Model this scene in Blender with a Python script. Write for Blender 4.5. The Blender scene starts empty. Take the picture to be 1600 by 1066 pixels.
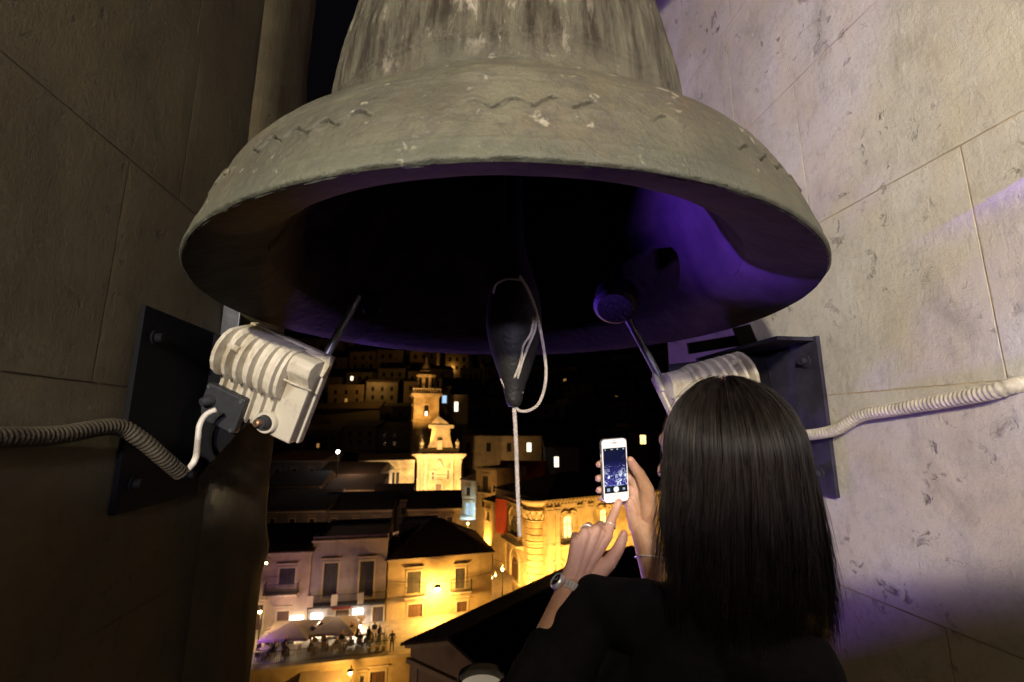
import bpy, bmesh, math, random
import numpy as np
from mathutils import Vector, Matrix, noise as mnoise

sc = bpy.context.scene
C = sc.collection
rnd = random.Random(7)
V = Vector
PI = math.pi
# ------------------------------------------------------------------ camera
FPX = 711.0                       # focal length in pixels of the 1600 px wide photograph (16 mm lens)
TH = math.radians(10.7)           # camera pitched up
CT, ST = math.cos(TH), math.sin(TH)
cam_d = bpy.data.cameras.new('camera')
cam = bpy.data.objects.new('camera', cam_d); C.objects.link(cam)
cam_d.sensor_width = 36.0; cam_d.lens = FPX / 1600 * 36
cam_d.clip_start = 0.02; cam_d.clip_end = 1500
cam_d.dof.use_dof = True; cam_d.dof.focus_distance = 1.0; cam_d.dof.aperture_fstop = 4.8
cam.rotation_euler = (PI / 2 + TH, 0, 0)
sc.camera = cam
# ------------------------------------------------------------------ night sky, exposure
w = bpy.data.worlds.new('World'); sc.world = w; w.use_nodes = True
bg = w.node_tree.nodes['Background']
bg.inputs['Color'].default_value = (0.50, 0.40, 0.60, 1); bg.inputs['Strength'].default_value = 0.0035
sc.view_settings.view_transform = 'Standard'; sc.view_settings.look = 'None'
sc.view_settings.exposure = 0; sc.view_settings.gamma = 1; sc.view_settings.use_curve_mapping = False

def light(kind, name, loc, energy, col, size=0.05, target=None, spot=60, blend=0.3):
    d = bpy.data.lights.new(name, kind); d.energy = energy; d.color = col
    if kind == 'AREA': d.shape = 'DISK'; d.size = size
    elif kind in ('POINT', 'SPOT'): d.shadow_soft_size = size
    if kind == 'SPOT': d.spot_size = math.radians(spot); d.spot_blend = blend
    o = bpy.data.objects.new(name, d); C.objects.link(o); o.location = loc
    if target is not None:
        o.rotation_euler = (V(target) - V(loc)).to_track_quat('-Z', 'Y').to_euler()
    return o
# unseen work lights of the bell chamber and a warm fill, all behind the camera
def aim(name, loc, energy, col, az, el, size, spot, blend):
    az, el = math.radians(az), math.radians(el); l = V(loc)
    return light('SPOT', name, loc, energy, col, size, l + V((math.sin(az) * math.cos(el), math.cos(az) * math.cos(el), math.sin(el))), spot, blend)
aim('work_light', (-0.36, -1.60, 0.72), 400, (1.0, 0.88, 0.64), 15, 60, .035, 161, .03)
aim('stage_light', (-0.05, -1.75, 0.50), 185, (0.78, 0.70, 1.0), 12, 60, .06, 154, .04)
light('AREA', 'warm_fill', (0.3, -1.2, 1.5), 2.0, (1.0, 0.72, 0.32), 0.3, (0.4, 1.0, 0.0))  # added fill, no lamp hangs here
# unseen violet stage lights outside left: one in mid-air, narrowed to the bell's inside, one in the street at the foot of the tower
light('SPOT', 'bell_stage_light', (-20.6, 13.4, -11.0), 190000, (0.17, 0.05, 1.0), .10, (0.43, 1.03, 0.56), 1.5, .6)
light('SPOT', 'street_stage_light', (-14, 25.5, -18.2), 24000, (0.36, 0.17, 1.0), 1.4, (0.3, 1.1, 0.1), 12, .4)
# small warm spot behind the camera, added to light the drink and forearm
light('SPOT', 'drink_spot', (-0.15, -1.30, 1.30), 90, (1.0, 0.82, 0.6), .04, (0.03, .84, -.36), 20, .6)
PURPLE = (0.20, 0.03, 1.0)
SOD = (1.0, 0.50, 0.10)
WARM = (1.0, 0.66, 0.30)

# ------------------------------------------------------------------ picture measurements -> places
def W(px, py, d):                 # point at depth d along the lens axis
    x = (px - 800) / FPX; v = (533 - py) / FPX
    return V((x * d, d * (CT - v * ST), d * (ST + v * CT)))
def zy(py, F):                    # height of a picture row at distance F
    return F * math.tan(TH + math.atan((533 - py) / FPX))
def P(px, py, F):                 # point at horizontal distance F
    z = zy(py, F)
    return V(((px - 800) / FPX * (F * CT + z * ST), F, z))

# ------------------------------------------------------------------ mesh helpers
class MB:
    def __init__(s): s.v = []; s.f = []; s.m = []
    def add(s, vs, fs, mi=0):
        b = len(s.v); s.v += [tuple(p) for p in vs]; s.f += [tuple(b + i for i in f) for f in fs]; s.m += [mi] * len(fs)
        return s
    def box(s, c, sz, M=None, mi=0):
        x, y, z = sz[0] / 2, sz[1] / 2, sz[2] / 2
        vs = [V((c[0] + i * x, c[1] + j * y, c[2] + k * z)) for i in (-1, 1) for j in (-1, 1) for k in (-1, 1)]
        if M is not None: vs = [M @ p for p in vs]
        return s.add(vs, [(0, 1, 3, 2), (4, 6, 7, 5), (0, 4, 5, 1), (2, 3, 7, 6), (0, 2, 6, 4), (1, 5, 7, 3)], mi)
    def bbox(s, lo, hi, M=None, mi=0):
        return s.box([(a + b) / 2 for a, b in zip(lo, hi)], [abs(b - a) for a, b in zip(lo, hi)], M, mi)
    def prism(s, poly, t0, t1, ax=1, M=None, mi=0):
        # polygon in the two other axes extruded along axis ax
        def mk(p, t):
            q = [0, 0, 0]; q[ax] = t; r = [i for i in range(3) if i != ax]; q[r[0]] = p[0]; q[r[1]] = p[1]
            return V(q)
        n = len(poly); vs = [mk(p, t0) for p in poly] + [mk(p, t1) for p in poly]
        if M is not None: vs = [M @ p for p in vs]
        fs = [tuple(range(n)), tuple(range(2 * n - 1, n - 1, -1))] + [(i, i + n, (i + 1) % n + n, (i + 1) % n) for i in range(n)]
        return s.add(vs, fs, mi)
    def tube(s, pts, rad, n=8, caps=True, mi=0):
        pts = [V(p) for p in pts]; m = len(pts)
        if not hasattr(rad, '__len__'): rad = [rad] * m
        up = None; vs = []
        for i, p in enumerate(pts):
            t = (pts[min(i + 1, m - 1)] - pts[max(i - 1, 0)]).normalized()
            if up is None:
                up = V((0, 0, 1)) if abs(t.z) < .9 else V((1, 0, 0))
            a = (up - t * up.dot(t)).normalized(); b = t.cross(a); up = a
            for k in range(n):
                an = 2 * PI * k / n
                vs.append(p + (a * math.cos(an) + b * math.sin(an)) * rad[i])
        fs = [(i * n + k, i * n + (k + 1) % n, (i + 1) * n + (k + 1) % n, (i + 1) * n + k) for i in range(m - 1) for k in range(n)]
        if caps: fs += [tuple(range(n - 1, -1, -1)), tuple((m - 1) * n + k for k in range(n))]
        return s.add(vs, fs, mi)
    def lathe(s, prof, n=24, M=None, mi=0, a0=0, a1=2 * PI):
        m = len(prof); vs = []; full = abs(a1 - a0 - 2 * PI) < 1e-6; nn = n if full else n + 1
        for r, z in prof:
            for k in range(nn):
                an = a0 + (a1 - a0) * k / n
                p = V((r * math.cos(an), r * math.sin(an), z)); vs.append(M @ p if M is not None else p)
        fs = [(i * nn + k, i * nn + (k + 1) % nn, (i + 1) * nn + (k + 1) % nn, (i + 1) * nn + k) for i in range(m - 1) for k in range(n)]
        return s.add(vs, fs, mi)
    def build(s, name, mat, parent=None, smooth=False, bevel=0, kind=None):
        me = bpy.data.meshes.new(name); me.from_pydata(s.v, [], s.f)
        mats = mat if isinstance(mat, (list, tuple)) else [mat]
        for mm in mats: me.materials.append(mm)
        if len(mats) > 1: me.polygons.foreach_set('material_index', s.m)
        bm = bmesh.new(); bm.from_mesh(me); bmesh.ops.recalc_face_normals(bm, faces=bm.faces)
        if bevel: bmesh.ops.bevel(bm, geom=list(bm.edges), offset=bevel, segments=2, affect='EDGES', profile=.6, clamp_overlap=True)
        bm.to_mesh(me); bm.free()
        if smooth:
            me.polygons.foreach_set('use_smooth', [True] * len(me.polygons))
            if smooth != 'all':
                try: me.set_sharp_from_angle(angle=math.radians(smooth if smooth is not True else 40))
                except Exception: pass
        me.update()
        o = bpy.data.objects.new(name, me); C.objects.link(o)
        if parent is not None: o.parent = parent
        if kind: o['kind'] = kind
        return o

def tag(o, label=None, cat=None, group=None, kind=None):
    if label: o['label'] = label
    if cat: o['category'] = cat
    if group: o['group'] = group
    if kind: o['kind'] = kind
    return o
def empty(name, label, cat, loc=(0, 0, 0), rz=0, group=None, M=None):
    o = bpy.data.objects.new(name, None); C.objects.link(o); o.empty_display_size = .1
    if M is not None: o.matrix_world = M
    else: o.location = loc; o.rotation_euler = (0, 0, rz)
    return tag(o, label, cat, group)
def copy_tree(o, parent=None):
    c = o.copy(); C.objects.link(c); c.parent = parent
    for ch in list(o.children): copy_tree(ch, c)
    return c
def frame(o, x, y, z):            # matrix from origin and axes
    M = Matrix((x, y, z)).transposed().to_4x4(); M.translation = o
    return M
def catmull(pts, k=12):
    pts = [V(p) for p in pts]; q = [pts[0] * 2 - pts[1]] + pts + [pts[-1] * 2 - pts[-2]]; out = []
    for i in range(1, len(q) - 2):
        a, b, c, d = q[i - 1:i + 3]
        for j in range(k):
            t = j / k
            out.append(.5 * ((2 * b) + (c - a) * t + (2 * a - 5 * b + 4 * c - d) * t * t + (3 * b - a - 3 * c + d) * t ** 3))
    out.append(pts[-1]); return out

# ------------------------------------------------------------------ materials
def mat(name, col, rough=.7, metal=0, var=.25, scale=3, bump=0, bscale=None, col2=None, coord='Object', stretch=(1, 1, 1), spec=None, contrast=(.35, .65)):
    m = bpy.data.materials.new(name); m.use_nodes = True; nt = m.node_tree; N = nt.nodes; L = nt.links
    b = N['Principled BSDF']; b.inputs['Roughness'].default_value = rough; b.inputs['Metallic'].default_value = metal
    if spec is not None: b.inputs['Specular IOR Level'].default_value = spec
    tc = N.new('ShaderNodeTexCoord'); mp = N.new('ShaderNodeMapping'); L.new(tc.outputs[coord], mp.inputs['Vector']); mp.inputs['Scale'].default_value = stretch
    nz = N.new('ShaderNodeTexNoise'); nz.inputs['Scale'].default_value = scale; nz.inputs['Detail'].default_value = 8; nz.inputs['Roughness'].default_value = .65
    L.new(mp.outputs[0], nz.inputs['Vector'])
    cr = N.new('ShaderNodeValToRGB'); L.new(nz.outputs['Fac'], cr.inputs[0])
    c2 = col2 if col2 else tuple(c * (1 - var) for c in col)
    c1 = col if col2 else tuple(min(1, c * (1 + var * .6)) for c in col)
    cr.color_ramp.elements[0].color = (*c2, 1); cr.color_ramp.elements[1].color = (*c1, 1)
    cr.color_ramp.elements[0].position = contrast[0]; cr.color_ramp.elements[1].position = contrast[1]
    L.new(cr.outputs[0], b.inputs['Base Color'])
    if bump:
        n2 = N.new('ShaderNodeTexNoise'); n2.inputs['Scale'].default_value = bscale or scale * 6; n2.inputs['Detail'].default_value = 6
        L.new(mp.outputs[0], n2.inputs['Vector'])
        bp = N.new('ShaderNodeBump'); bp.inputs['Strength'].default_value = 1; bp.inputs['Distance'].default_value = bump
        L.new(n2.outputs['Fac'], bp.inputs['Height']); L.new(bp.outputs[0], b.inputs['Normal'])
    return m
def emit(name, col, s):
    m = bpy.data.materials.new(name); m.use_nodes = True; nt = m.node_tree; b = nt.nodes['Principled BSDF']
    b.inputs['Base Color'].default_value = (0, 0, 0, 1); b.inputs['Emission Color'].default_value = (*col, 1); b.inputs['Emission Strength'].default_value = s
    b.inputs['Roughness'].default_value = 1; b.inputs['Specular IOR Level'].default_value = 0
    return m
class NT:      # tiny node builder
    def __init__(s, m): s.m = m; m.use_nodes = True; s.nt = m.node_tree; s.b = s.nt.nodes['Principled BSDF']
    def n(s, t, **k):
        o = s.nt.nodes.new('ShaderNode' + t)
        for a, v in k.items(): setattr(o, a, v)
        return o
    def l(s, a, b): s.nt.links.new(a, b)
    def coord(s, scale=(1, 1, 1), kind='Object'):
        tc = s.n('TexCoord'); mp = s.n('Mapping'); mp.inputs['Scale'].default_value = scale; s.l(tc.outputs[kind], mp.inputs[0]); return mp.outputs[0]
    def noise(s, vec, scale, detail=8, rough=.6, dist=0):
        o = s.n('TexNoise'); o.inputs['Scale'].default_value = scale; o.inputs['Detail'].default_value = detail; o.inputs['Roughness'].default_value = rough; o.inputs['Distortion'].default_value = dist
        s.l(vec, o.inputs['Vector']); return o.outputs['Fac']
    def ramp(s, fac, a, b, ca=0, cb=1):
        o = s.n('MapRange'); o.inputs['From Min'].default_value = a; o.inputs['From Max'].default_value = b; o.inputs['To Min'].default_value = ca; o.inputs['To Max'].default_value = cb
        o.clamp = True; s.l(fac, o.inputs['Value']); return o.outputs['Result']
    def mix(s, fac, a, b):
        o = s.n('Mix', data_type='RGBA')
        if isinstance(fac, (int, float)): o.inputs[0].default_value = fac
        else: s.l(fac, o.inputs[0])
        for i, c in ((6, a), (7, b)):
            if isinstance(c, tuple): o.inputs[i].default_value = (*c, 1)
            else: s.l(c, o.inputs[i])
        return o.outputs[2]
    def math(s, op, a, b=0):
        o = s.n('Math', operation=op)
        for i, c in ((0, a), (1, b)):
            if isinstance(c, (int, float)): o.inputs[i].default_value = c
            else: s.l(c, o.inputs[i])
        return o.outputs[0]
    def bump(s, h, dist, prev=None):
        o = s.n('Bump'); o.inputs['Distance'].default_value = dist; s.l(h, o.inputs['Height'])
        if prev is not None: s.l(prev, o.inputs['Normal'])
        return o.outputs[0]

def plaster_mat(name, base, stain, pit, amt=1.0):
    m = bpy.data.materials.new(name); t = NT(m); v = t.coord(); vs = t.coord((1, 1, .55))
    big = t.noise(v, 1.7, 5, .55, .8); mid = t.noise(vs, 5.5, 9, .68, .5); fine = t.noise(v, 75, 8, .7)
    c = t.mix(t.ramp(big, .40, .60), base, stain)
    c = t.mix(t.ramp(t.noise(vs, 3.4, 7, .6, 1.2), .46, .74, 0, .6), c, tuple(x * y for x, y in zip(base, (1.0, .90, .62))))
    c = t.mix(t.ramp(mid, .52, .70, 0, .65), c, tuple(x * .62 for x in stain))
    c = t.mix(t.ramp(t.noise(v, 30, 10, .75), .50, .70, 0, .40), c, tuple(x * .5 for x in stain))
    gate = t.noise(v, 2.3, 4, .55)
    pits = t.noise(v, 19, 7, .62, .5); pm = t.math('MULTIPLY', t.ramp(pits, .60, .72), t.ramp(gate, .43, .57))
    c = t.mix(t.math('MULTIPLY', pm, .9 * amt), c, pit)
    sl = t.noise(t.coord((1, 1, .3)), 34, 5, .6, .2); c = t.mix(t.math('MULTIPLY', t.ramp(sl, .68, .74, 0, .7), t.ramp(t.noise(v, 4.1, 3, .5), .48, .62)), c, pit)
    lite = t.ramp(t.noise(vs, 26, 8, .7), .62, .70, 0, .5); c = t.mix(lite, c, tuple(min(1, x * 1.25) for x in base))
    t.l(c, t.b.inputs['Base Color']); t.b.inputs['Roughness'].default_value = .85
    h = t.math('ADD', t.math('MULTIPLY', t.noise(vs, 7, 12, .78), .9), t.math('MULTIPLY', fine, .30))
    h = t.math('SUBTRACT', h, t.math('MULTIPLY', pm, .7))
    t.l(t.bump(h, .0080), t.b.inputs['Normal'])
    return m
M = {}
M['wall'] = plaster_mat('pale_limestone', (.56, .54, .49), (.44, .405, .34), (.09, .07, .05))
M['wall_dark'] = plaster_mat('shaded_limestone', (.070, .058, .026), (.042, .032, .013), (.02, .014, .008))  # limestone with the left wall's shade put into its colour
M['mortar_dark'] = mat('shaded_mortar', (.055, .042, .02), .9, bump=.003, scale=14)  # mortar darkened along with the shaded left wall
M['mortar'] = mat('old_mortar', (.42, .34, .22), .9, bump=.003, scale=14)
M['floor'] = mat('worn_stone_floor', (.06, .055, .045), .8, bump=.004, scale=4)
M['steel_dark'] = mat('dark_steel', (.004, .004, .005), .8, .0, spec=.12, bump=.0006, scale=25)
M['steel_lit'] = mat('violet_lit_steel', (.030, .027, .045), .6, .0, spec=.3, var=.5, bump=.0008, scale=14)  # violet light on the right bracket is put into this bluish colour
M['steel'] = mat('galvanised_steel', (.22, .23, .25), .4, .8, bump=.0004, scale=30)
M['iron'] = mat('old_iron', (.016, .015, .014), .6, .2, bump=.0025, scale=10, bscale=90)
M['cream'] = mat('cream_painted_aluminium', (.54, .50, .39), .5, .0, scale=9, bump=.0003, bscale=160, col2=(.36, .31, .21), contrast=(.38, .5))
M['black_plastic'] = mat('black_plastic', (.03, .032, .036), .5, bump=.0002, scale=60)
M['cable'] = mat('white_cable', (.58, .55, .48), .5, var=.15, scale=30)
M['conduit'] = mat('dusty_grey_conduit', (.50, .46, .37), .6, var=.35, scale=22)
M['conduit_dark'] = mat('shaded_conduit', (.038, .031, .017), .7, var=.4, scale=18)  # the left conduit's shade is held in this darker colour
M['rope'] = mat('hemp_rope', (.50, .45, .38), .9, var=.3, scale=90, bump=.0006, bscale=300)
M['brass'] = mat('brown_copper', (.25, .15, .09), .45, .7)
M['timber'] = mat('old_timber', (.10, .06, .035), .8, bump=.003, scale=6, stretch=(.2, 2, 2))
def tube_obj(name, pts, r, mt, parent=None, n=8, smooth=True):
    return MB().tube(pts, r, n).build(name, mt, parent, smooth)
# ================================================================== the bell chamber
DX, DY = -0.137, 0.9906
MW = frame(V((0, 0, 0)), V((DY, -DX, 0)), V((DX, DY, 0)), V((0, 0, 1)))   # x across the opening, y outwards
FLOOR = -1.62
fl = MB().bbox((-1.6, -2.9, FLOOR - .15), (1.9, 2.12, FLOOR)).build('floor', M['floor'], kind='structure'); fl.matrix_world = MW
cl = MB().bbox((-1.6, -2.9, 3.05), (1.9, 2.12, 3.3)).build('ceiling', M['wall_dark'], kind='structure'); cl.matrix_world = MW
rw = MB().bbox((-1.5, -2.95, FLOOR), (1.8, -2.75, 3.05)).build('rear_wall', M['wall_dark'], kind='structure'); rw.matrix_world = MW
ZS = [FLOOR, -1.12, -.62, -.10, .10 + .0, .60, 1.10, 1.60, 2.10, 2.60, 3.05]
ZS = [FLOOR, -.93, -.43, .09, .60, 1.10, 1.60, 2.10, 2.60, 3.05]

def stone(parent, lo, hi, mt, face, rough=.0005):
    # one dressed block, its visible face a fine uneven grid with worn edges
    y0, y1, z0, z1 = lo[1], hi[1], lo[2], hi[2]; xf = face; xb = lo[0] if abs(lo[0] - face) > abs(hi[0] - face) else hi[0]
    sg = 1 if xf > xb else -1
    ny, nz = 14, 9; vs = []; fs = []
    for j in range(nz + 1):
        for i in range(ny + 1):
            u, v = i / ny, j / nz
            y = y0 + (y1 - y0) * u; z = z0 + (z1 - z0) * v
            e = min(u * (y1 - y0), (1 - u) * (y1 - y0), v * (z1 - z0), (1 - v) * (z1 - z0))
            dep = -.0010 * math.exp(-e / .006)
            dep += rough * 2 * mnoise.noise(V((y * 6, z * 6, xf * 3))) + rough * mnoise.noise(V((y * 20, z * 20, xf)))
            vs.append((xf + sg * dep, y, z))
    for j in range(nz):
        for i in range(ny):
            a = j * (ny + 1) + i; fs.append((a, a + 1, a + ny + 2, a + ny + 1))
    b = len(vs); cs = [0, ny, (nz + 1) * (ny + 1) - 1, nz * (ny + 1)]
    vs += [(xb, vs[c][1], vs[c][2]) for c in cs]
    e0 = list(range(0, ny + 1)); e1 = [ny + (ny + 1) * j for j in range(nz + 1)]
    e2 = [nz * (ny + 1) + i for i in range(ny, -1, -1)]; e3 = [(ny + 1) * j for j in range(nz, -1, -1)]
    for k, e in enumerate((e0, e1, e2, e3)): fs.append(tuple([b + k] + e + [b + (k + 1) % 4]))
    fs.append((b, b + 1, b + 2, b + 3))
    mb = MB().add(vs, fs); return mb.build('stone_block', mt, parent, smooth=30)

def jamb(name, label, face, back, ymax, joints, mt, seed):
    e = empty(name, label, 'wall', M=MW)
    r = random.Random(seed); sg = 1 if face > back else -1
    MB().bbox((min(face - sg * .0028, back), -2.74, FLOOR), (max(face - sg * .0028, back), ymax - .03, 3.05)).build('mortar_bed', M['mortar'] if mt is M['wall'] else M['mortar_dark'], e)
    g = .002
    for k in range(len(ZS) - 1):
        ys = [ymax]; y = ymax
        js = joints.get(k)
        if js: ys += js; y = js[-1]
        else: y = ymax - r.uniform(.35, .95); ys.append(y)
        while y > -2.0: y -= r.uniform(.7, 1.15); ys.append(y)
        ys[-1] = -2.74
        for a, b in zip(ys[1:], ys[:-1]):
            off = 0
            stone(e, (back, a + g, ZS[k] + g), (face, b - g, ZS[k + 1] - g), mt, face + off)
    return e
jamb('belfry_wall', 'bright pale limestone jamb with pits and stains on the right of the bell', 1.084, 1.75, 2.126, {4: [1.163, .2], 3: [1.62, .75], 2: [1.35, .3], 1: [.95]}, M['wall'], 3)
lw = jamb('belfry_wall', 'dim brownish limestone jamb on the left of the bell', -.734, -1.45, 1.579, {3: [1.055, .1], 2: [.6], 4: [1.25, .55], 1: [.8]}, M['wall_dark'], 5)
# narrow outer strip of the left jamb, set a little forward, plaster worn on its corner
vs = []; fs = []; nz = 120; prof = [(-.745, 1.578), (-.712, 1.60), (-.704, 1.75), (-.700, 1.90), (-.698, 1.985), (-.706, 2.02), (-.76, 2.03), (-1.45, 2.03)]
for j in range(nz + 1):
    z = FLOOR + (3.05 - FLOOR) * j / nz
    for i, (a, b) in enumerate(prof):
        n1 = mnoise.noise(V((a * 4, b * 4, z * 3.2))) * .006 + mnoise.noise(V((i * 3.1, 7, z * 11))) * .004
        bul = .020 * math.exp(-((z + .47) / .07) ** 2) if i in (3, 4, 5) else 0
        vs.append((a + (n1 + bul if 0 < i < 7 else 0), b + (n1 if 4 <= i < 7 else 0), z))
m_ = len(prof)
fs = [(j * m_ + i, j * m_ + i + 1, (j + 1) * m_ + i + 1, (j + 1) * m_ + i) for j in range(nz) for i in range(m_ - 1)]
MB().add(vs, fs).build('corner_strip', M['wall_dark'], lw, smooth='all')
pp = MB().bbox((-.70, 1.80, FLOOR), (1.083, 2.10, -1.16)).build('window_parapet', M['wall_dark'], bevel=.01)
pp.matrix_world = MW; tag(pp, 'low stone parapet closing the foot of the belfry opening', 'parapet')
# tower shaft below the chamber
tw = MB().bbox((-1.6, -2.9, -26), (1.9, 2.0, FLOOR - .16)).build('tower_shaft', M['wall_dark'], kind='structure'); tw.matrix_world = MW

# ------------------------------------------------------------------ bell
BR, BX, BY, BZ = .75, -.012, 1.24, .312
bell = empty('bell', 'huge weathered bronze bell with flared lip hanging in the opening', 'bell', (BX, BY, BZ))
def bell_mats():
    m = bpy.data.materials.new('patinated_bronze'); t = NT(m)
    v = t.coord(); vw = t.coord((1, 1, .10))
    tc = t.n('TexCoord'); sp = t.n('SeparateXYZ'); t.l(tc.outputs['Object'], sp.inputs[0]); z = sp.outputs['Z']
    a = t.noise(v, 5, 8, .65, .5)
    c = t.mix(t.ramp(a, .36, .64), (.038, .037, .023), (.088, .084, .052))
    g = t.noise(v, 3, 5, .6); c = t.mix(t.ramp(g, .5, .68, 0, .55), c, (.085, .05, .026))
    c = t.mix(t.ramp(t.noise(v, 30, 12, .8), .48, .60, 0, .8), c, (.045, .042, .032))
    c = t.mix(t.ramp(t.noise(v, 30, 8, .66, .5), .62, .68, 0, .75), c, (.30, .28, .2))
    # greener, paler just above the lip
    c = t.mix(t.ramp(z, .06, .0, 0, .35), c, (.075, .092, .062))
    # streaked waist: dark runs and white droppings
    st = t.noise(vw, 24, 12, .78, .2); wz = t.ramp(z, .36, .44)
    cw = t.mix(t.ramp(st, .42, .58), (.026, .019, .010), (.125, .118, .078))
    wh = t.noise(t.coord((1, 1, .30)), 22, 8, .7, .4); gate = t.noise(v, 3.2, 3, .5)
    whm = t.math('MULTIPLY', t.ramp(wh, .56, .64), t.ramp(gate, .45, .58))
    cw = t.mix(t.math('MULTIPLY', whm, .9), cw, (.42, .38, .29))
    c = t.mix(wz, c, cw)
    t.l(c, t.b.inputs['Base Color']); t.b.inputs['Metallic'].default_value = .0; t.b.inputs['Roughness'].default_value = .62
    h = t.math('ADD', t.noise(v, 9, 10, .7), t.math('MULTIPLY', t.noise(v, 70, 6, .6), .3))
    h = t.math('ADD', h, t.math('MULTIPLY', t.math('MULTIPLY', st, wz), 1.6))
    t.l(t.bump(h, .013), t.b.inputs['Normal'])
    return m
M['bronze'] = bell_mats()
M['bronze_in'] = mat('shaded_bronze_inside', (.024, .017, .016), .8, .0, spec=.1, var=.4, scale=7, bump=.003, bscale=30)  # unlit inside of the bell, its shade painted as dark colour
M['bronze_lip'] = mat('shaded_bronze_lip', (.030, .022, .020), .8, .0, spec=.1, var=.4, scale=9, bump=.003, bscale=40)  # dim underside of the lip, shade put into the colour
so = [(0, .988), (.008, .997), (.03, .991), (.06, .982), (.10, .970), (.15, .953), (.20, .934), (.26, .900), (.32, .838), (.38, .762), (.43, .708), (.47, .684), (.52, .674), (.60, .668), (.70, .660), (.78, .652), (.85, .638), (.97, .617), (1.07, .599), (1.17, .586), (1.40, .562), (1.60, .546), (1.70, .52), (1.78, .45), (1.83, .32), (1.86, .15), (1.865, .0)]
def catm1(pts, k):
    return [(p.x, p.y) for p in catmull([V((a, b, 0)) for a, b in pts], k)]
def revolve(name, prof, n, mt, disp=None, smooth='all'):
    S = np.array([p[0] for p in prof]); R = np.array([max(p[1], 0.0005) for p in prof]); m = len(prof)
    ph = np.linspace(0, 2 * PI, n, endpoint=False)
    SS, PP = np.meshgrid(S, ph, indexing='ij'); RR = np.repeat(R[:, None], n, 1)
    if disp is not None: RR = RR + disp(SS, PP)
    z = SS * BR
    if disp is not None and name == 'bell_body':
        # chipped uneven lip
        lip = np.exp(-SS / .012)
        z = z + lip * chip(PP)
    vs = np.stack([RR * BR * np.cos(PP), RR * BR * np.sin(PP), z], -1).reshape(-1, 3)
    i, k = np.meshgrid(np.arange(m - 1), np.arange(n), indexing='ij')
    fs = np.stack([i * n + k, i * n + (k + 1) % n, (i + 1) * n + (k + 1) % n, (i + 1) * n + k], -1).reshape(-1, 4)
    me = bpy.data.meshes.new(name); me.vertices.add(len(vs)); me.vertices.foreach_set('co', vs.ravel())
    me.loops.add(fs.size); me.polygons.add(len(fs)); me.loops.foreach_set('vertex_index', fs.ravel())
    me.polygons.foreach_set('loop_start', np.arange(len(fs)) * 4); me.update(calc_edges=True)
    me.polygons.foreach_set('use_smooth', np.ones(len(fs), bool)); me.materials.append(mt); me.validate()
    o = bpy.data.objects.new(name, me); C.objects.link(o); o.parent = bell; return o
rg = np.random.default_rng(4)
def vnoise(x, seed, per):         # periodic 1-D value noise
    g = np.random.default_rng(seed).random(per) * 2 - 1
    i = np.floor(x).astype(int); f = x - i; f = f * f * (3 - 2 * f)
    return g[i % per] * (1 - f) + g[(i + 1) % per] * f
def chip(PP):
    u = PP / (2 * PI)
    c = vnoise(u * 400, 1, 400) * .0010 + vnoise(u * 70, 2, 70) * .0010
    big = np.maximum(0, vnoise(u * 160, 3, 160) - .6) * .008
    return c + big
def bdisp(SS, PP):
    u = PP / (2 * PI)
    d = vnoise(u * 24 + SS * 9, 5, 24) * .0022 + vnoise(u * 120 + SS * 40, 6, 120) * .0009
    # wavy incised vine line round the shoulder, broken in places
    wav = .136 + .011 * np.sin(PP * 84) + .004 * np.sin(PP * 21 + 1)
    on = np.clip(vnoise(u * 60, 8, 60) * 3 + 1.0, 0, 1)
    dd = (SS - wav) / .0023
    d = d - .0085 * np.exp(-dd * dd) * on + .0045 * np.exp(-((SS - wav - .009) / .004) ** 2) * on
    # little raised knobs under the crests
    ks = np.exp(-((SS - .122) / .007) ** 2) * np.clip(np.cos(PP * 23 + .6) * 12 - 11, 0, 1); d = d + ks * .006
    # moulding lines
    for s0, hgt in ((.048, .0016), (.21, .0022), (.225, .002), (.56, .006), (.585, .004), (1.35, .006), (1.38, .006), (1.55, .006)):
        d = d + hgt * np.exp(-((SS - s0) / .005) ** 2)
    # flowing vertical unevenness on the waist
    wz = np.clip((SS - .5) / .1, 0, 1)
    d = d + wz * (vnoise(u * 90 + SS * .8, 9, 90) * .006 + vnoise(u * 260 + SS * 1.5, 10, 260) * .003)
    return d * np.clip(1.9 - SS, 0, 1)
pa = catm1(so, 14)
dense = []
for (a, b), (c, d) in zip(pa, pa[1:]):
    k = max(1, int(abs(c - a) / .0015)) if .09 < a < .18 else max(1, int(abs(c - a) / .006)) if a < .3 else 1
    for q in range(k): dense.append((a + (c - a) * q / k, b + (d - b) * q / k))
dense.append(pa[-1])
revolve('bell_body', dense, 1500, M['bronze'], bdisp)
si = [(0, .992), (.004, .972), (.018, .93), (.055, .86), (.10, .80), (.16, .765), (.25, .725), (.36, .67), (.46, .625), (.56, .595), (.75, .578), (1.0, .56), (1.3, .53), (1.6, .49), (1.72, .38), (1.76, .2), (1.77, 0)]
lipp = [p for p in catm1(si, 8) if p[0] <= .1001]
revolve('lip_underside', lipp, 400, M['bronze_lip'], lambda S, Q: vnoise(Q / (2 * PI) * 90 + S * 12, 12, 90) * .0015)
revolve('bell_interior', [p for p in catm1(si, 8) if p[0] >= .0999], 300, M['bronze_in'], lambda S, Q: vnoise(Q / (2 * PI) * 60 + S * 12, 12, 60) * .002)
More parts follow.
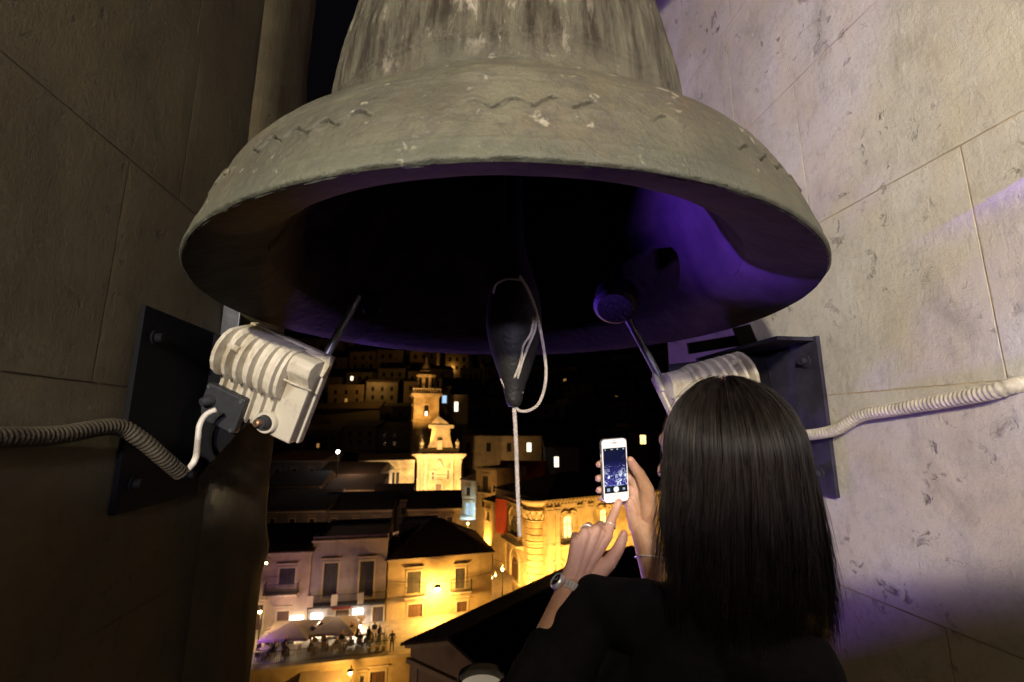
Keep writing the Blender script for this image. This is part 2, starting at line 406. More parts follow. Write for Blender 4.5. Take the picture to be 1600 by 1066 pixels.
# crown loops and headstock
yk = MB().box((0, 0, 1.72), (1.78, .22, .26)).build('headstock', M['timber'], bell, bevel=.012)
for k in range(4):
    a = PI / 4 + k * PI / 2
    MB().tube(catmull([(math.cos(a) * .11, math.sin(a) * .09, 1.36), (math.cos(a) * .16, math.sin(a) * .12, 1.48), (math.cos(a) * .13, math.sin(a) * .10, 1.60)], 5), .032, 10).build('crown_loop', M['iron'], bell, True)
for sx in (-1, 1):
    MB().box((sx * .42, 0, 1.72), (.06, .24, .28)).build('iron_strap', M['steel_dark'], bell, bevel=.004)

# ------------------------------------------------------------------ clapper with its rope
cp = W(803, 520, 1.265)
clap = empty('clapper', 'dark pear-shaped iron clapper hanging under the bell', 'clapper', cp)
prof = [(0.0, -.205), (.014, -.203), (.022, -.19), (.027, -.165), (.034, -.14), (.048, -.10), (.064, -.05), (.075, 0.0), (.078, .04), (.075, .08), (.066, .13), (.052, .18), (.038, .23), (.030, .30), (.027, .45), (.026, .75), (.026, .95)]
cpd = [(p.x, p.y) for p in catmull([V((a, b, 0)) for a, b in prof], 5)]
MB().lathe(cpd, 40).build('clapper_body', M['iron'], clap, smooth='all')
MB().lathe([(.0, .96), (.05, .97), (.055, 1.0), (.05, 1.04), (0, 1.05)], 16).build('clapper_eye', M['iron'], clap, smooth='all')
def strands(path, r, pitch, name, parent, nst=3, k=14, n=6):
    p = catmull(path, k); L = [0]
    for a, b in zip(p, p[1:]): L.append(L[-1] + (b - a).length)
    # resample evenly
    tot = L[-1]; cnt = int(tot / (pitch / 9)); q = []; j = 0
    for i in range(cnt + 1):
        s = tot * i / cnt
        while j < len(L) - 2 and L[j + 1] < s: j += 1
        t = (s - L[j]) / max(1e-9, L[j + 1] - L[j]); q.append(p[j].lerp(p[j + 1], t))
    mb = MB(); up = V((0, -1, 0)); offs = [[] for _ in range(nst)]
    for i, c in enumerate(q):
        t = (q[min(i + 1, cnt)] - q[max(i - 1, 0)]).normalized()
        a = (up - t * up.dot(t)).normalized(); b = t.cross(a); up = a
        for s in range(nst):
            an = 2 * PI * (s / nst + tot * i / cnt / pitch); offs[s].append(c + (a * math.cos(an) + b * math.sin(an)) * r * .52)
    for o_ in offs: mb.tube(o_, r * .6, n)
    ob = mb.build(name, M['rope'], parent, smooth='all'); return ob
rp = empty('bell_rope', 'pale twisted hemp rope looped round the clapper and hanging down', 'rope')
strands([W(803, 632, 1.235), W(805, 665, 1.23), W(807, 710, 1.225), W(809, 770, 1.22), W(812, 838, 1.215)], .0058, .030, 'hanging_end', rp)
strands([W(812, 432, 1.20), W(826, 455, 1.185), W(838, 490, 1.18), W(847, 530, 1.19), W(853, 575, 1.20), W(851, 605, 1.205), W(842, 630, 1.21), W(828, 641, 1.22), W(812, 642, 1.228), W(803, 632, 1.232)], .0042, .024, 'loop', rp)
strands([W(838, 490, 1.18), W(836, 515, 1.175), W(828, 535, 1.175), W(818, 560, 1.19), W(812, 580, 1.20), W(806, 598, 1.215), W(797, 612, 1.225)], .0036, .02, 'twisted_strand', rp)
strands([W(834, 495, 1.18), W(830, 520, 1.172), W(818, 540, 1.175), W(814, 562, 1.187), W(806, 585, 1.20), W(800, 594, 1.215)], .0032, .02, 'twisted_strand', rp)
strands([W(783, 592, 1.23), W(790, 606, 1.225), W(797, 618, 1.228), W(803, 630, 1.23), W(811, 622, 1.23), W(816, 612, 1.225)], .0042, .022, 'knot', rp)
strands([W(771, 458, 1.20), W(775, 445, 1.19), W(790, 437, 1.185), W(808, 437, 1.18), W(820, 443, 1.18), W(836, 487, 1.18)], .0028, .02, 'loop', rp)

# ------------------------------------------------------------------ floodlights
RGT, UPV, BAK = V((1, 0, 0)), V((0, -ST, CT)), V((0, -CT, -ST))
def axes(rot, yaw=0, pitch=0):
    r = math.radians(rot)
    u = RGT * math.cos(r) + UPV * math.sin(r); v = UPV * math.cos(r) - RGT * math.sin(r); w_ = u.cross(v)
    R = Matrix.Rotation(math.radians(yaw), 3, v) @ Matrix.Rotation(math.radians(pitch), 3, u)
    return R @ u, R @ v, R @ w_
def text_mesh(txt, size, depth, name, mt, parent, loc, rot=(0, 0, 0), align='CENTER'):
    cu = bpy.data.curves.new(name, 'FONT'); cu.body = txt; cu.size = size; cu.extrude = depth; cu.align_x = align; cu.align_y = 'CENTER'; cu.resolution_u = 3
    tmp = bpy.data.objects.new('tmp', cu); C.objects.link(tmp)
    dg = bpy.context.evaluated_depsgraph_get(); me = bpy.data.meshes.new_from_object(tmp.evaluated_get(dg)); bpy.data.objects.remove(tmp)
    me.name = name; me.materials.clear(); me.materials.append(mt)
    o = bpy.data.objects.new(name, me); C.objects.link(o); o.parent = parent; o.location = loc; o.rotation_euler = rot; return o
def arc_prof(lower, bulge, top=.135, off=0.0):
    # outline of the housing seen from the side: v up, w towards the camera
    p = [(-.135, .0), (-.135, lower * .7 + off), (-.118, lower + off), (-.035, lower + .003 + off), (-.02, lower + .014 + off)]
    for k in range(9):
        a = PI * (1 - k / 8); p.append((.055 + .075 * math.cos(a) * 1.0, lower + .018 + (bulge - lower) * math.sin(a) + off))
    p += [(top, .02 + off), (top, 0)]
    return p
def floodlight(label, cen, ax, mir, yoke=True):
    u, v, w_ = ax
    Mx = frame(cen, u, v, w_); L = empty('floodlight', label, 'floodlight', M=Mx)
    s = -1 if mir else 1
    # main housing (finned drum)
    a, b = sorted((s * -.128, s * .062))
    MB().prism(arc_prof(.030, .072), a, b, 0).build('housing', M['cream'], L, smooth=35, bevel=.003)
    for k in range(6):
        c = s * (-.124 + .034 * k)
        MB().prism(arc_prof(.048, .108 - .0035 * k, .137), c - .0060, c + .0060, 0).build('cooling_fin', M['cream'], L, smooth=35, bevel=.0022)
    # flat control box beside the drum
    q = [(-.136, 0), (-.136, .036), (-.130, .043), (.03, .043), (.05, .050), (.075, .072), (.105, .074), (.122, .060), (.128, .03), (.128, 0)]
    a, b = sorted((s * .0625, s * .134))
    MB().prism(q, a, b, 0).build('gear_box', M['cream'], L, smooth=35, bevel=.005)
    # front frame with glass, facing away
    fr = MB().bbox((-.140, -.142, -.030), (.140, .142, -.0005)).build('front_frame', M['cream'], L, bevel=.005)
    MB().bbox((-.122, -.124, -.036), (.122, .124, -.031)).build('glass', M['lampglass'], L)
    # corner flange
    MB().prism([(s * .07, .125), (s * .143, .148), (s * .150, .118), (s * .143, .08), (s * .12, .08)], -.004, .012, 2).build('flange', M['cream'], L, bevel=.002)
    # long thin rib across the box
    MB().tube([(s * .035, .046, .062), (s * .09, .044, .062), (s * .143, .042, .046)], .0036, 8).build('rib', M['cream'], L, smooth='all')
    # boss on the drum
    MB().tube([(s * -.10, .085, .105), (s * -.062, .085, .112)], .010, 12).build('lug', M['cream'], L, smooth=50)
    # cable gland: pale collar, black sleeve, brown end
    MB().lathe([(.033, 0), (.033, .016), (.030, .020), (.024, .020), (.024, .004)], 32, Matrix.Translation((s * .052, -.098, .040))).build('gland_collar', M['cream'], L, smooth=40)
    MB().tube([(s * .052, -.098, .040), (s * .050, -.098, .060), (s * .047, -.097, .076)], [.023, .022, .018], 20).build('gland_sleeve', M['black_plastic'], L, smooth=40)
    MB().tube([(s * .047, -.097, .074), (s * .044, -.096, .088), (s * .043, -.096, .090)], [.012, .0115, .008], 14).build('gland_tip', M['brass'], L, smooth=40)
    # raised marks
    mb = MB()
    for r0, r1 in ((.0150, .0163), (.0180, .0190)):
        mb.lathe([(r0, 0), (r0, .0012), (r1, .0012), (r1, 0)], 32, Matrix.Translation((.098 * s, -.024, .0432)))
    mb.build('maker_mark', M['cream'], L)
    text_mesh('STU', .014, .0012, 'maker_mark', M['cream'], L, (.098 * s, -.024, .0434), (0, 0, 0))
    text_mesh('P600', .013, .0012, 'maker_mark', M['cream'], L, (.120 * s, -.040, .0434), (0, 0, PI / 2))
    # black connection box
    MB().bbox((s * -.150, -.165, .044), (s * -.020, -.055, .070)).build('connection_box', M['black_plastic'], L, bevel=.006)
    for x, y in ((-.140, -.064), (-.030, -.064), (-.030, -.156), (-.140, -.156)):
        MB().lathe([(0, .002), (.0028, .0025), (.003, .0035), (.0062, .0035), (.0066, 0)], 12, Matrix.Translation((s * x, y, .0705))).build('screw', M['steel'], L, smooth=30)
    MB().tube([(s * -.120, -.10, .066), (s * -.122, -.100, .086), (s * -.126, -.104, .100)], [.017, .016, .011], 12).build('cable_entry', M['black_plastic'], L, smooth=40)
    return L, Mx
M['lampglass'] = mat('dark_lamp_glass', (.04, .04, .07), .1, var=.1)
lampL, ML = floodlight('cream floodlight with black connection box fixed left under the bell', W(428, 598, 1.38), axes(-23, -6, 4), False)
lampR, MR = floodlight('cream floodlight on the right, half hidden behind the woman’s head', W(1108, 632, 1.50), axes(12, 14, -26), True)

# brackets on the walls
def bracket(name, label, sx, y0, y1, zt, zb, lampM, sy):
    b = empty(name, label, 'bracket', M=MW)
    sm_ = M['steel_lit'] if sx > 0 else M['steel_dark']  # left bracket's shade comes from its blacker steel colour
    face = 1.084 if sx > 0 else -.734; t = .012; q = -sx
    # wall plate
    f0 = face + q * .004; f1 = face + q * (.004 + t)
    plate = MB().prism([(y0, zt), (y1, zt), (y1, zb), (y0, zb)], min(f0, f1), max(f0, f1), 0).build('wall_plate', sm_, b, bevel=.002)
    # triangular gusset standing off the wall
    gy = y1 - .012
    MB().prism([(f1, zt - .004), (f1 + q * .24, zt - .03), (f1 + q * .24, zt - .12), (f1, zb + .04)], gy - .012, gy, 1).build('gusset', sm_, b, bevel=.002)
    if sx > 0: MB().bbox((min(f1, f1 + q * .12), y0 + .01, zt - .014), (max(f1, f1 + q * .25), gy + .01, zt - .002)).build('top_flange', sm_, b, bevel=.002)
    for (by, bz) in ((y0 + .05, zt - .07), (y0 + .05, zb + .06), (y1 - .07, zb + .06)):
        Mb = Matrix.Translation((f1, by, bz)) @ Matrix.Rotation(PI / 2 * q, 4, 'Y')
        MB().lathe([(0, .020), (.011, .020), (.012, .018), (.012, .005), (.019, .005), (.019, 0)], 6 if False else 12, Mb).build('bolt', sm_, b, smooth=30)
    return b, (f1 + q * .24, gy)
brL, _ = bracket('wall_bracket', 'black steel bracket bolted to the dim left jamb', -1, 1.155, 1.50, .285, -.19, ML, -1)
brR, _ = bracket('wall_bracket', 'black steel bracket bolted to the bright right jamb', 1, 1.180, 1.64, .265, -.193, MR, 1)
def bar(name, a, b, wdt, thk, mt, parent_M, parent):
    a, b = V(a), V(b); t = (b - a); L = t.length; t.normalize(); s_ = t.cross(BAK).normalized(); n_ = s_.cross(t)
    Mx = parent_M.inverted() @ frame(a, s_, n_, t)
    return MB().bbox((-wdt / 2, -thk / 2, 0), (wdt / 2, thk / 2, L), Mx).build(name, mt, parent, bevel=.0015)
bar('support_bar', W(364, 478, 1.47), W(348, 610, 1.47), .055, .008, M['steel'], MW, brL)
bar('support_bar', W(1158, 510, 1.60), W(1212, 640, 1.50), .062, .010, M['steel_dark'], MW, brR)
bar('support_bar', W(1075, 545, 1.66), W(1165, 530, 1.64), .04, .02, M['steel_dark'], MW, brR)
MWi = MW.inverted()
MB().tube([MWi @ W(508, 560, 1.45), MWi @ W(530, 518, 1.47), MWi @ W(560, 462, 1.50)], .013, 14).build('support_pipe', M['steel'], brL, smooth=40)
MB().tube([MWi @ W(1042, 612, 1.52), MWi @ W(1012, 555, 1.53), MWi @ W(982, 500, 1.54)], .013, 14).build('support_pipe', M['steel'], brR, smooth=40)
bar('cross_bar', W(500, 575, 1.46), W(340, 612, 1.46), .03, .010, M['steel_dark'], MW, brL)
# striker pads at the pipe ends
for q_, (px, py, r_, lab) in enumerate(((962, 470, .072, 'round black hammer head inside the bell above the right pipe'), (580, 474, .030, 'small dark hammer head inside the bell above the left pipe'))):
    h = empty('bell_hammer', lab, 'hammer', M=frame(W(px, py, 1.56), *axes(0, -18 if q_ == 0 else 20, 38)))
    MB().lathe([(0, .05), (r_ * .8, .05), (r_, .035), (r_, -.035), (r_ * .8, -.05), (0, -.05)], 32).build('hammer_head', M['iron'], h, smooth=35)
    MB().tube([(0, 0, -.04), (0, .03, -.10), (0, .10, -.16)], .016, 10).build('hammer_arm', M['steel_dark'], h, smooth='all')

# corrugated conduits
def Wn(px, py, nn):
    r = W(px, py, 1.0); return r * (nn / (r.x * DY - r.y * DX))
def conduit(name, label, path, r, ribs, mt):
    p = catmull(path, 40); L = [0]
    for a, b in zip(p, p[1:]): L.append(L[-1] + (b - a).length)
    tot = L[-1]; pitch = ribs; cnt = int(tot / (pitch / 6)); q = []; rad = []; j = 0
    for i in range(cnt + 1):
        s = tot * i / cnt
        while j < len(L) - 2 and L[j + 1] < s: j += 1
        t = (s - L[j]) / max(1e-9, L[j + 1] - L[j]); q.append(p[j].lerp(p[j + 1], t))
        rad.append(r * (1 + .06 * math.tanh(1.5 * math.cos(2 * PI * s / pitch))))
    return tag(MB().tube(q, rad, 18).build(name, mt, None, smooth='all'), label, 'conduit')
cL = conduit('conduit', 'corrugated conduit along the dim left jamb ending by the floodlight', [Wn(-160, 690, -.712), Wn(-60, 687, -.712), Wn(0, 684, -.712), Wn(90, 680, -.711), Wn(180, 667, -.700), Wn(222, 688, -.675), Wn(255, 716, -.655), Wn(283, 740, -.64)], .0170, .0100, M['conduit_dark'])
conduit('conduit', 'pale ribbed conduit running up the bright right jamb', [Wn(1236, 678, 1.02), Wn(1262, 680, 1.03), Wn(1305, 672, 1.045), Wn(1345, 650, 1.055), Wn(1400, 640, 1.058), Wn(1470, 628, 1.06), Wn(1540, 615, 1.06), Wn(1572, 606, 1.066), Wn(1596, 600, 1.09)], .0150, .0092, M['conduit'])
wc = MB().tube(catmull([Wn(283, 738, -.64), Wn(296, 731, -.63), Wn(306, 715, -.62), W(309, 690, 1.23), W(312, 665, 1.25), W(322, 648, 1.26), W(338, 640, 1.27)], 10), .0075, 12).build('power_cable', M['cable'], None, smooth='all')
tag(wc, 'short white cable between the left conduit and the black connection box', 'cable')
cR = MB().tube(catmull([W(1240, 682, 1.30), W(1225, 700, 1.32), W(1190, 715, 1.36), W(1160, 700, 1.42)], 10), .0085, 12).build('power_cable', M['cable'], None, smooth='all')
tag(cR, 'white cable from the right conduit towards the right floodlight', 'cable')
# ================================================================== the woman
def blob(name, cones, voxel, mt, parent, ell=(), smooth=4, kind=None, factor=.5):
    mb = MB()
    def ball(c, r, M3=None):
        n, m = 20, 12; prof = [(r * math.sin(PI * i / m), -r * math.cos(PI * i / m)) for i in range(m + 1)]
        mb.lathe([(max(a, 1e-5), b) for a, b in prof], n, Matrix.Translation(c))
    for p0, r0, p1, r1 in cones:
        p0, p1 = V(p0), V(p1); t = p1 - p0; L = t.length
        if L < 1e-6: continue
        z = t.normalized(); x = z.orthogonal().normalized(); y = z.cross(x); Mx = frame(p0, x, y, z)
        pr = [(1e-5, -r0)] + [(r0 * math.cos(a), r0 * math.sin(a)) for a in (-1.2, -.8, -.4, 0)]
        pr += [(r0 + (r1 - r0) * k / 6, L * k / 6) for k in range(1, 7)] + [(r1 * math.cos(a), L + r1 * math.sin(a)) for a in (.4, .8, 1.2)] + [(1e-5, L + r1)]
        mb.lathe(pr, 20, Mx)
    for c, (rx, ry, rz), R in ell:
        Mx = Matrix.Translation(V(c)) @ (R.to_4x4() if R is not None else Matrix.Identity(4)) @ Matrix.Diagonal((rx, ry, rz, 1))
        mb.lathe([(max(math.sin(PI * i / 14), 1e-4), -math.cos(PI * i / 14)) for i in range(15)], 28, Mx)
    o = mb.build(name, mt, None, smooth='all')
    rm = o.modifiers.new('r', 'REMESH'); rm.mode = 'VOXEL'; rm.voxel_size = voxel; rm.use_smooth_shade = True
    if smooth: sm = o.modifiers.new('s', 'SMOOTH'); sm.factor = factor; sm.iterations = smooth
    dg = bpy.context.evaluated_depsgraph_get(); me = bpy.data.meshes.new_from_object(o.evaluated_get(dg))
    me.name = name; old = o.data; o.modifiers.clear(); o.data = me; bpy.data.meshes.remove(old)
    if not me.materials: me.materials.append(mt)
    me.polygons.foreach_set('use_smooth', [True] * len(me.polygons))
    if parent is not None: o.parent = parent
    if kind: o['kind'] = kind
    return o
def chain(pts, rs): return [(a, ra, b, rb) for a, ra, b, rb in zip(pts, rs, pts[1:], rs[1:])]

sk = bpy.data.materials.new('skin'); t = NT(sk); v = t.coord()
c = t.mix(t.ramp(t.noise(v, 25, 5, .6), .35, .65), (.36, .195, .125), (.47, .28, .195))
c = t.mix(t.ramp(t.noise(v, 75, 4, .6), .52, .68, 0, .35), c, (.36, .14, .10)); t.l(c, t.b.inputs['Base Color']); t.b.inputs['Roughness'].default_value = .5; t.b.inputs['Subsurface Weight'].default_value = .12
t.b.inputs['Subsurface Radius'].default_value = (.012, .004, .002)
hh = t.math('ADD', t.noise(v, 420, 4, .6), t.math('MULTIPLY', t.noise(t.coord((1, 1, 1)), 90, 6, .6), .8)); t.l(t.bump(hh, .0010), t.b.inputs['Normal'])
M['skin'] = sk
M['shirt'] = mat('black_knit', (.0055, .0055, .007), .95, var=.3, scale=30, bump=.0008, bscale=400, spec=.08)
M['jeans'] = mat('dark_trousers', (.015, .017, .025), .9, scale=30, bump=.0005)
M['hair'] = bpy.data.materials.new('dark_hair'); t = NT(M['hair'])
c = t.mix(t.ramp(t.noise(t.coord((1, 1, .1)), 120, 4, .6), .3, .7), (.003, .0024, .0022), (.017, .0125, .0105))
t.l(c, t.b.inputs['Base Color']); t.b.inputs['Roughness'].default_value = .36; t.b.inputs['Specular IOR Level'].default_value = .14
M['nail'] = mat('fingernail', (.50, .30, .25), .3, var=.08, scale=40)
M['chrome'] = mat('polished_steel', (.60, .60, .60), .38, .55, var=.06, scale=50)
M['silver'] = mat('silver_ring', (.68, .66, .62), .35, .5, var=.05, scale=50)

HC = V((.318, .700, -.045)); yaw = math.radians(37)
FD = V((-math.sin(yaw), math.cos(yaw), -.06)).normalized(); LD = V((-FD.y, FD.x, 0)).normalized(); UD = V((0, 0, 1))
H = lambda f, l, u: HC + FD * f + LD * l + UD * u
Rh = Matrix((FD, LD, UD)).transposed()
woman = empty('person', 'woman seen from behind with long dark hair photographing the town', 'person', (.30, .70, FLOOR))
off = V((.30, .70, FLOOR))
LS, RS = V((.145, .85, -.305)), V((.352, .625, -.300)); LE, RE = V((-.022, .695, -.450)), V((.300, .865, -.455))
LW, RW = W(893, 919, .80), W(1004, 826, .915)
NB = V((.285, .705, -.255)); CH = V((.255, .735, -.42)); WA = V((.27, .70, -.66)); PV = V((.27, .70, -.80))
sd = (LS - RS).normalized()
cones = chain([H(-.015, 0, -.06), NB, CH], [.052, .056, .10]) + chain([NB + V((0, 0, -.03)), LS], [.05, .045]) + chain([NB + V((0, 0, -.03)), RS], [.05, .045])
cones += chain([CH, WA, PV], [.10, .09, .10]) + [(CH + sd * .07, .085, CH - sd * .07, .085), (PV + sd * .06, .085, PV - sd * .06, .085)]
for s_, Sx, E_, W_ in ((1, LS, LE, LW), (-1, RS, RE, RW)):
    cones += chain([Sx, Sx.lerp(E_, .5), E_], [.043, .038, .033]) + chain([E_, E_.lerp(W_, .3), E_.lerp(W_, .75), W_], [.034, .034, .0265, .0235])
    hp = PV + sd * .085 * s_ - V((0, 0, .05)); kn = V((hp.x, hp.y + .03, -1.14)); an = V((hp.x, hp.y, -1.55))
    cones += chain([hp, kn, an], [.085, .055, .038]) + chain([an, an + V((-.03, .10, -.03)), an + V((-.05, .15, -.045))], [.036, .032, .02])
ell = [(H(0, 0, .012), (.096, .076, .108), Rh), (H(.045, 0, -.045), (.052, .056, .062), Rh)]
fcones = [(H(.085, 0, .018), .008, H(.108, 0, -.022), .0125), (H(.095, .018, -.052), .007, H(.095, -.018, -.052), .007), (H(.093, .014, -.062), .007, H(.093, -.014, -.062), .007),
          (H(.080, 0, -.090), .018, H(.072, 0, -.092), .022), (H(.085, .028, .030), .010, H(.085, -.028, .030), .010), (H(-.005, .078, .01), .012, H(-.012, .080, -.025), .010), (H(-.005, -.078, .01), .012, H(-.012, -.080, -.025), .010)]
cones = [(a - off, r0, b - off, r1) for a, r0, b, r1 in cones + fcones]; ell = [(V(c_) - off, s3, R_) for c_, s3, R_ in ell]
body = blob('body', cones, .0055, M['skin'], woman, ell, smooth=4)
for s_ in (-1, 1):
    MB().lathe([(max(.0115 * math.sin(PI * i / 10), 1e-5), -.0115 * math.cos(PI * i / 10)) for i in range(11)], 16, Matrix.Translation(H(.074, .031 * s_, .014) - off)).build('eye', M['nail'] if False else M['eye'] if 'eye' in M else mat('eye_white', (.6, .58, .55), .2, var=.05), woman, smooth='all')

# ---- hands, fine mesh, joined into the body mesh
def handcones(wr, fore, knuckles, fingers, thumb, back):
    cs = chain([fore.lerp(wr, .55), wr], [.0268, .0225])
    side = (knuckles[3] - knuckles[0]).normalized()
    ws = [wr - side * .014, wr - side * .005, wr + side * .005, wr + side * .014]
    for k in range(4):
        cs.append((ws[k], .0155, wr.lerp(knuckles[k], .5), .0135)); cs.append((wr.lerp(knuckles[k], .5), .0135, knuckles[k], .0108))
    for k in range(3):
        a, b = (knuckles[k] + knuckles[k + 1]) / 2, wr.lerp((knuckles[k] + knuckles[k + 1]) / 2, .5)
        cs.append((b, .0128, a, .0092))
    for f in fingers:
        n = len(f[0]); cs += chain(f[0], f[1])
    cs += chain(*thumb)
    return cs
k1 = [W(900, 848, .832), W(914, 834, .838), W(931, 829, .845), W(948, 838, .850)]
f1 = [([k1[3], W(954, 816, .868), W(961, 799, .880), W(967, 785, .889)], [.0105, .0092, .0082, .0068]),
      ([k1[2], W(939, 822, .882), W(941, 842, .905), W(938, 858, .902)], [.0108, .0098, .0085, .0070]),
      ([k1[1], W(920, 824, .876), W(924, 846, .900), W(922, 862, .893)], [.0105, .0095, .0082, .0068]),
      ([k1[0], W(899, 838, .866), W(905, 855, .886), W(906, 868, .878)], [.0095, .0082, .0072, .0060])]
th1 = ([W(905, 905, .815), W(930, 898, .820), W(951, 880, .828), W(965, 860, .838), W(973, 842, .848), W(975, 834, .853)], [.0150, .0165, .0135, .0108, .0092, .0072])
lc = handcones(LW, LE, k1, f1, th1, 1)
k2 = [W(985, 783, .925), W(989, 766, .930), W(991, 748, .934), W(990, 731, .937)]
wr2 = RW
f2 = [([k2[3], W(968, 722, .945), W(946, 722, .932), W(936, 726, .915)], [.0105, .0092, .0082, .0068]),
      ([k2[2], W(964, 744, .945), W(945, 746, .932), W(935, 748, .912)], [.0105, .0092, .0082, .0070]),
      ([k2[1], W(962, 764, .943), W(945, 765, .930), W(936, 766, .912)], [.0102, .0090, .0080, .0068]),
      ([k2[0], W(964, 781, .940), W(949, 781, .928), W(940, 779, .912)], [.0092, .0080, .0070, .0060])]
th2 = ([W(1010, 815, .915), W(1013, 790, .912), W(1010, 765, .908), W(1000, 742, .903), W(990, 728, .898), W(985, 719, .894)], [.0165, .0185, .0150, .0112, .0095, .0075])
rc = chain([RE.lerp(wr2, .5), wr2], [.0285, .0240])
for k in range(4):
    st = wr2 + V((-.011 + .007 * k, 0, .004)); mid = st.lerp(k2[k], .5)
    rc += [(st, .0165, mid, .0150), (mid, .0150, k2[k], .0118)]
rc += [(wr2.lerp(k2[3], .5), .014, k2[1], .012), (W(1008, 800, .918), .0175, W(998, 775, .925), .0145), (W(992, 800, .920), .0150, W(984, 785, .922), .0125)]
rc += [c_ for f in f2 for c_ in chain(*f)] + chain(*th2)
hands = []
for cs in (lc, rc):
    hands.append(blob('hand', [(a - off, r0, b - off, r1) for a, r0, b, r1 in cs], .0013, M['skin'], None, smooth=5))
bm = bmesh.new()
for o in [body] + hands: bm.from_mesh(o.data)
bm.to_mesh(body.data); bm.free()
body.data.polygons.foreach_set('use_smooth', [True] * len(body.data.polygons))
for o in hands: bpy.data.objects.remove(o)
# fingernails on the left thumb and index, and the right fingertips
def nail(p, d, nrm, sz):
    d = d.normalized(); s_ = d.cross(nrm).normalized(); n_ = s_.cross(d)
    Mx = frame(V(p) - off, s_, d, n_) @ Matrix.Diagonal((sz * .7, sz, .0009, 1))
    MB().lathe([(max(math.sin(PI * i / 8), 1e-4), -math.cos(PI * i / 8)) for i in range(9)], 16, Mx).build('fingernail', M['nail'], woman, smooth='all')
nail(W(967.5, 788, .8815), f1[0][0][3] - f1[0][0][2], BAK, .0055)
nail(W(975, 838, .8445), th1[0][5] - th1[0][4], (BAK + RGT * .3).normalized(), .0060)
for p_ in (W(933.5, 725, .908), W(932.5, 747, .905), W(933.5, 765, .905), W(937.5, 778, .906)):
    nail(p_, V((.25, -1, 0)), (BAK * .6 - RGT).normalized(), .0045)

# ---- clothes
sh = chain([NB + V((0, 0, .008)), CH], [.058, .112]) + [(NB + V((0, 0, -.03)), .058, LS, .053), (NB + V((0, 0, -.03)), .058, RS, .053), (CH + sd * .075, .092, CH - sd * .075, .092)]
sh += chain([CH, WA, PV], [.112, .104, .112]) + [(PV + sd * .06, .094, PV - sd * .06, .094)]
lh = W(868, 985, .735)
sh += chain([LS, LS.lerp(LE, .5), LE], [.053, .049, .045]) + chain([LE, LE.lerp(LW, .30), LE.lerp(LW, .60)], [.045, .042, .034])
sh += chain([RS, RS.lerp(RE, .5), RE], [.053, .048, .044]) + chain([RE, RE.lerp(RW, .3), RE.lerp(RW, .52)], [.044, .040, .033])
shirt = blob('black_top', [(a - off, r0, b - off, r1) for a, r0, b, r1 in sh], .004, M['shirt'], woman, smooth=8)
# soft creases
me = shirt.data; co = np.empty(len(me.vertices) * 3); me.vertices.foreach_get('co', co); co = co.reshape(-1, 3); no = np.array([v_.normal[:] for v_ in me.vertices])
dis = np.array([mnoise.noise(V((p[0] * 9, p[1] * 9, p[2] * 22 + p[0] * 12))) * .006 + mnoise.noise(V((p[0] * 30, p[1] * 30, p[2] * 45))) * .0022 for p in co])
me.vertices.foreach_set('co', (co + no * dis[:, None]).ravel()); me.update()
tr = []
for s_ in (1, -1):
    hp = PV + sd * .085 * s_ - V((0, 0, .05)); kn = V((hp.x, hp.y + .03, -1.14)); an = V((hp.x, hp.y, -1.54)); tr += chain([hp, kn, an], [.096, .066, .055])
tr += [(PV + sd * .06 - V((0, 0, .04)), .10, PV - sd * .06 - V((0, 0, .04)), .10)]
blob('trousers', [(a - off, r0, b - off, r1) for a, r0, b, r1 in tr], .007, M['jeans'], woman, smooth=6)
for s_ in (1, -1):
    hp = PV + sd * .085 * s_
    blob('shoe', [(a - off, r0, b - off, r1) for a, r0, b, r1 in chain([V((hp.x, hp.y - .03, -1.575)), V((hp.x - .03, hp.y + .08, -1.58)), V((hp.x - .05, hp.y + .17, -1.588))], [.042, .038, .03])], .006, M['black_plastic'], woman, smooth=3)

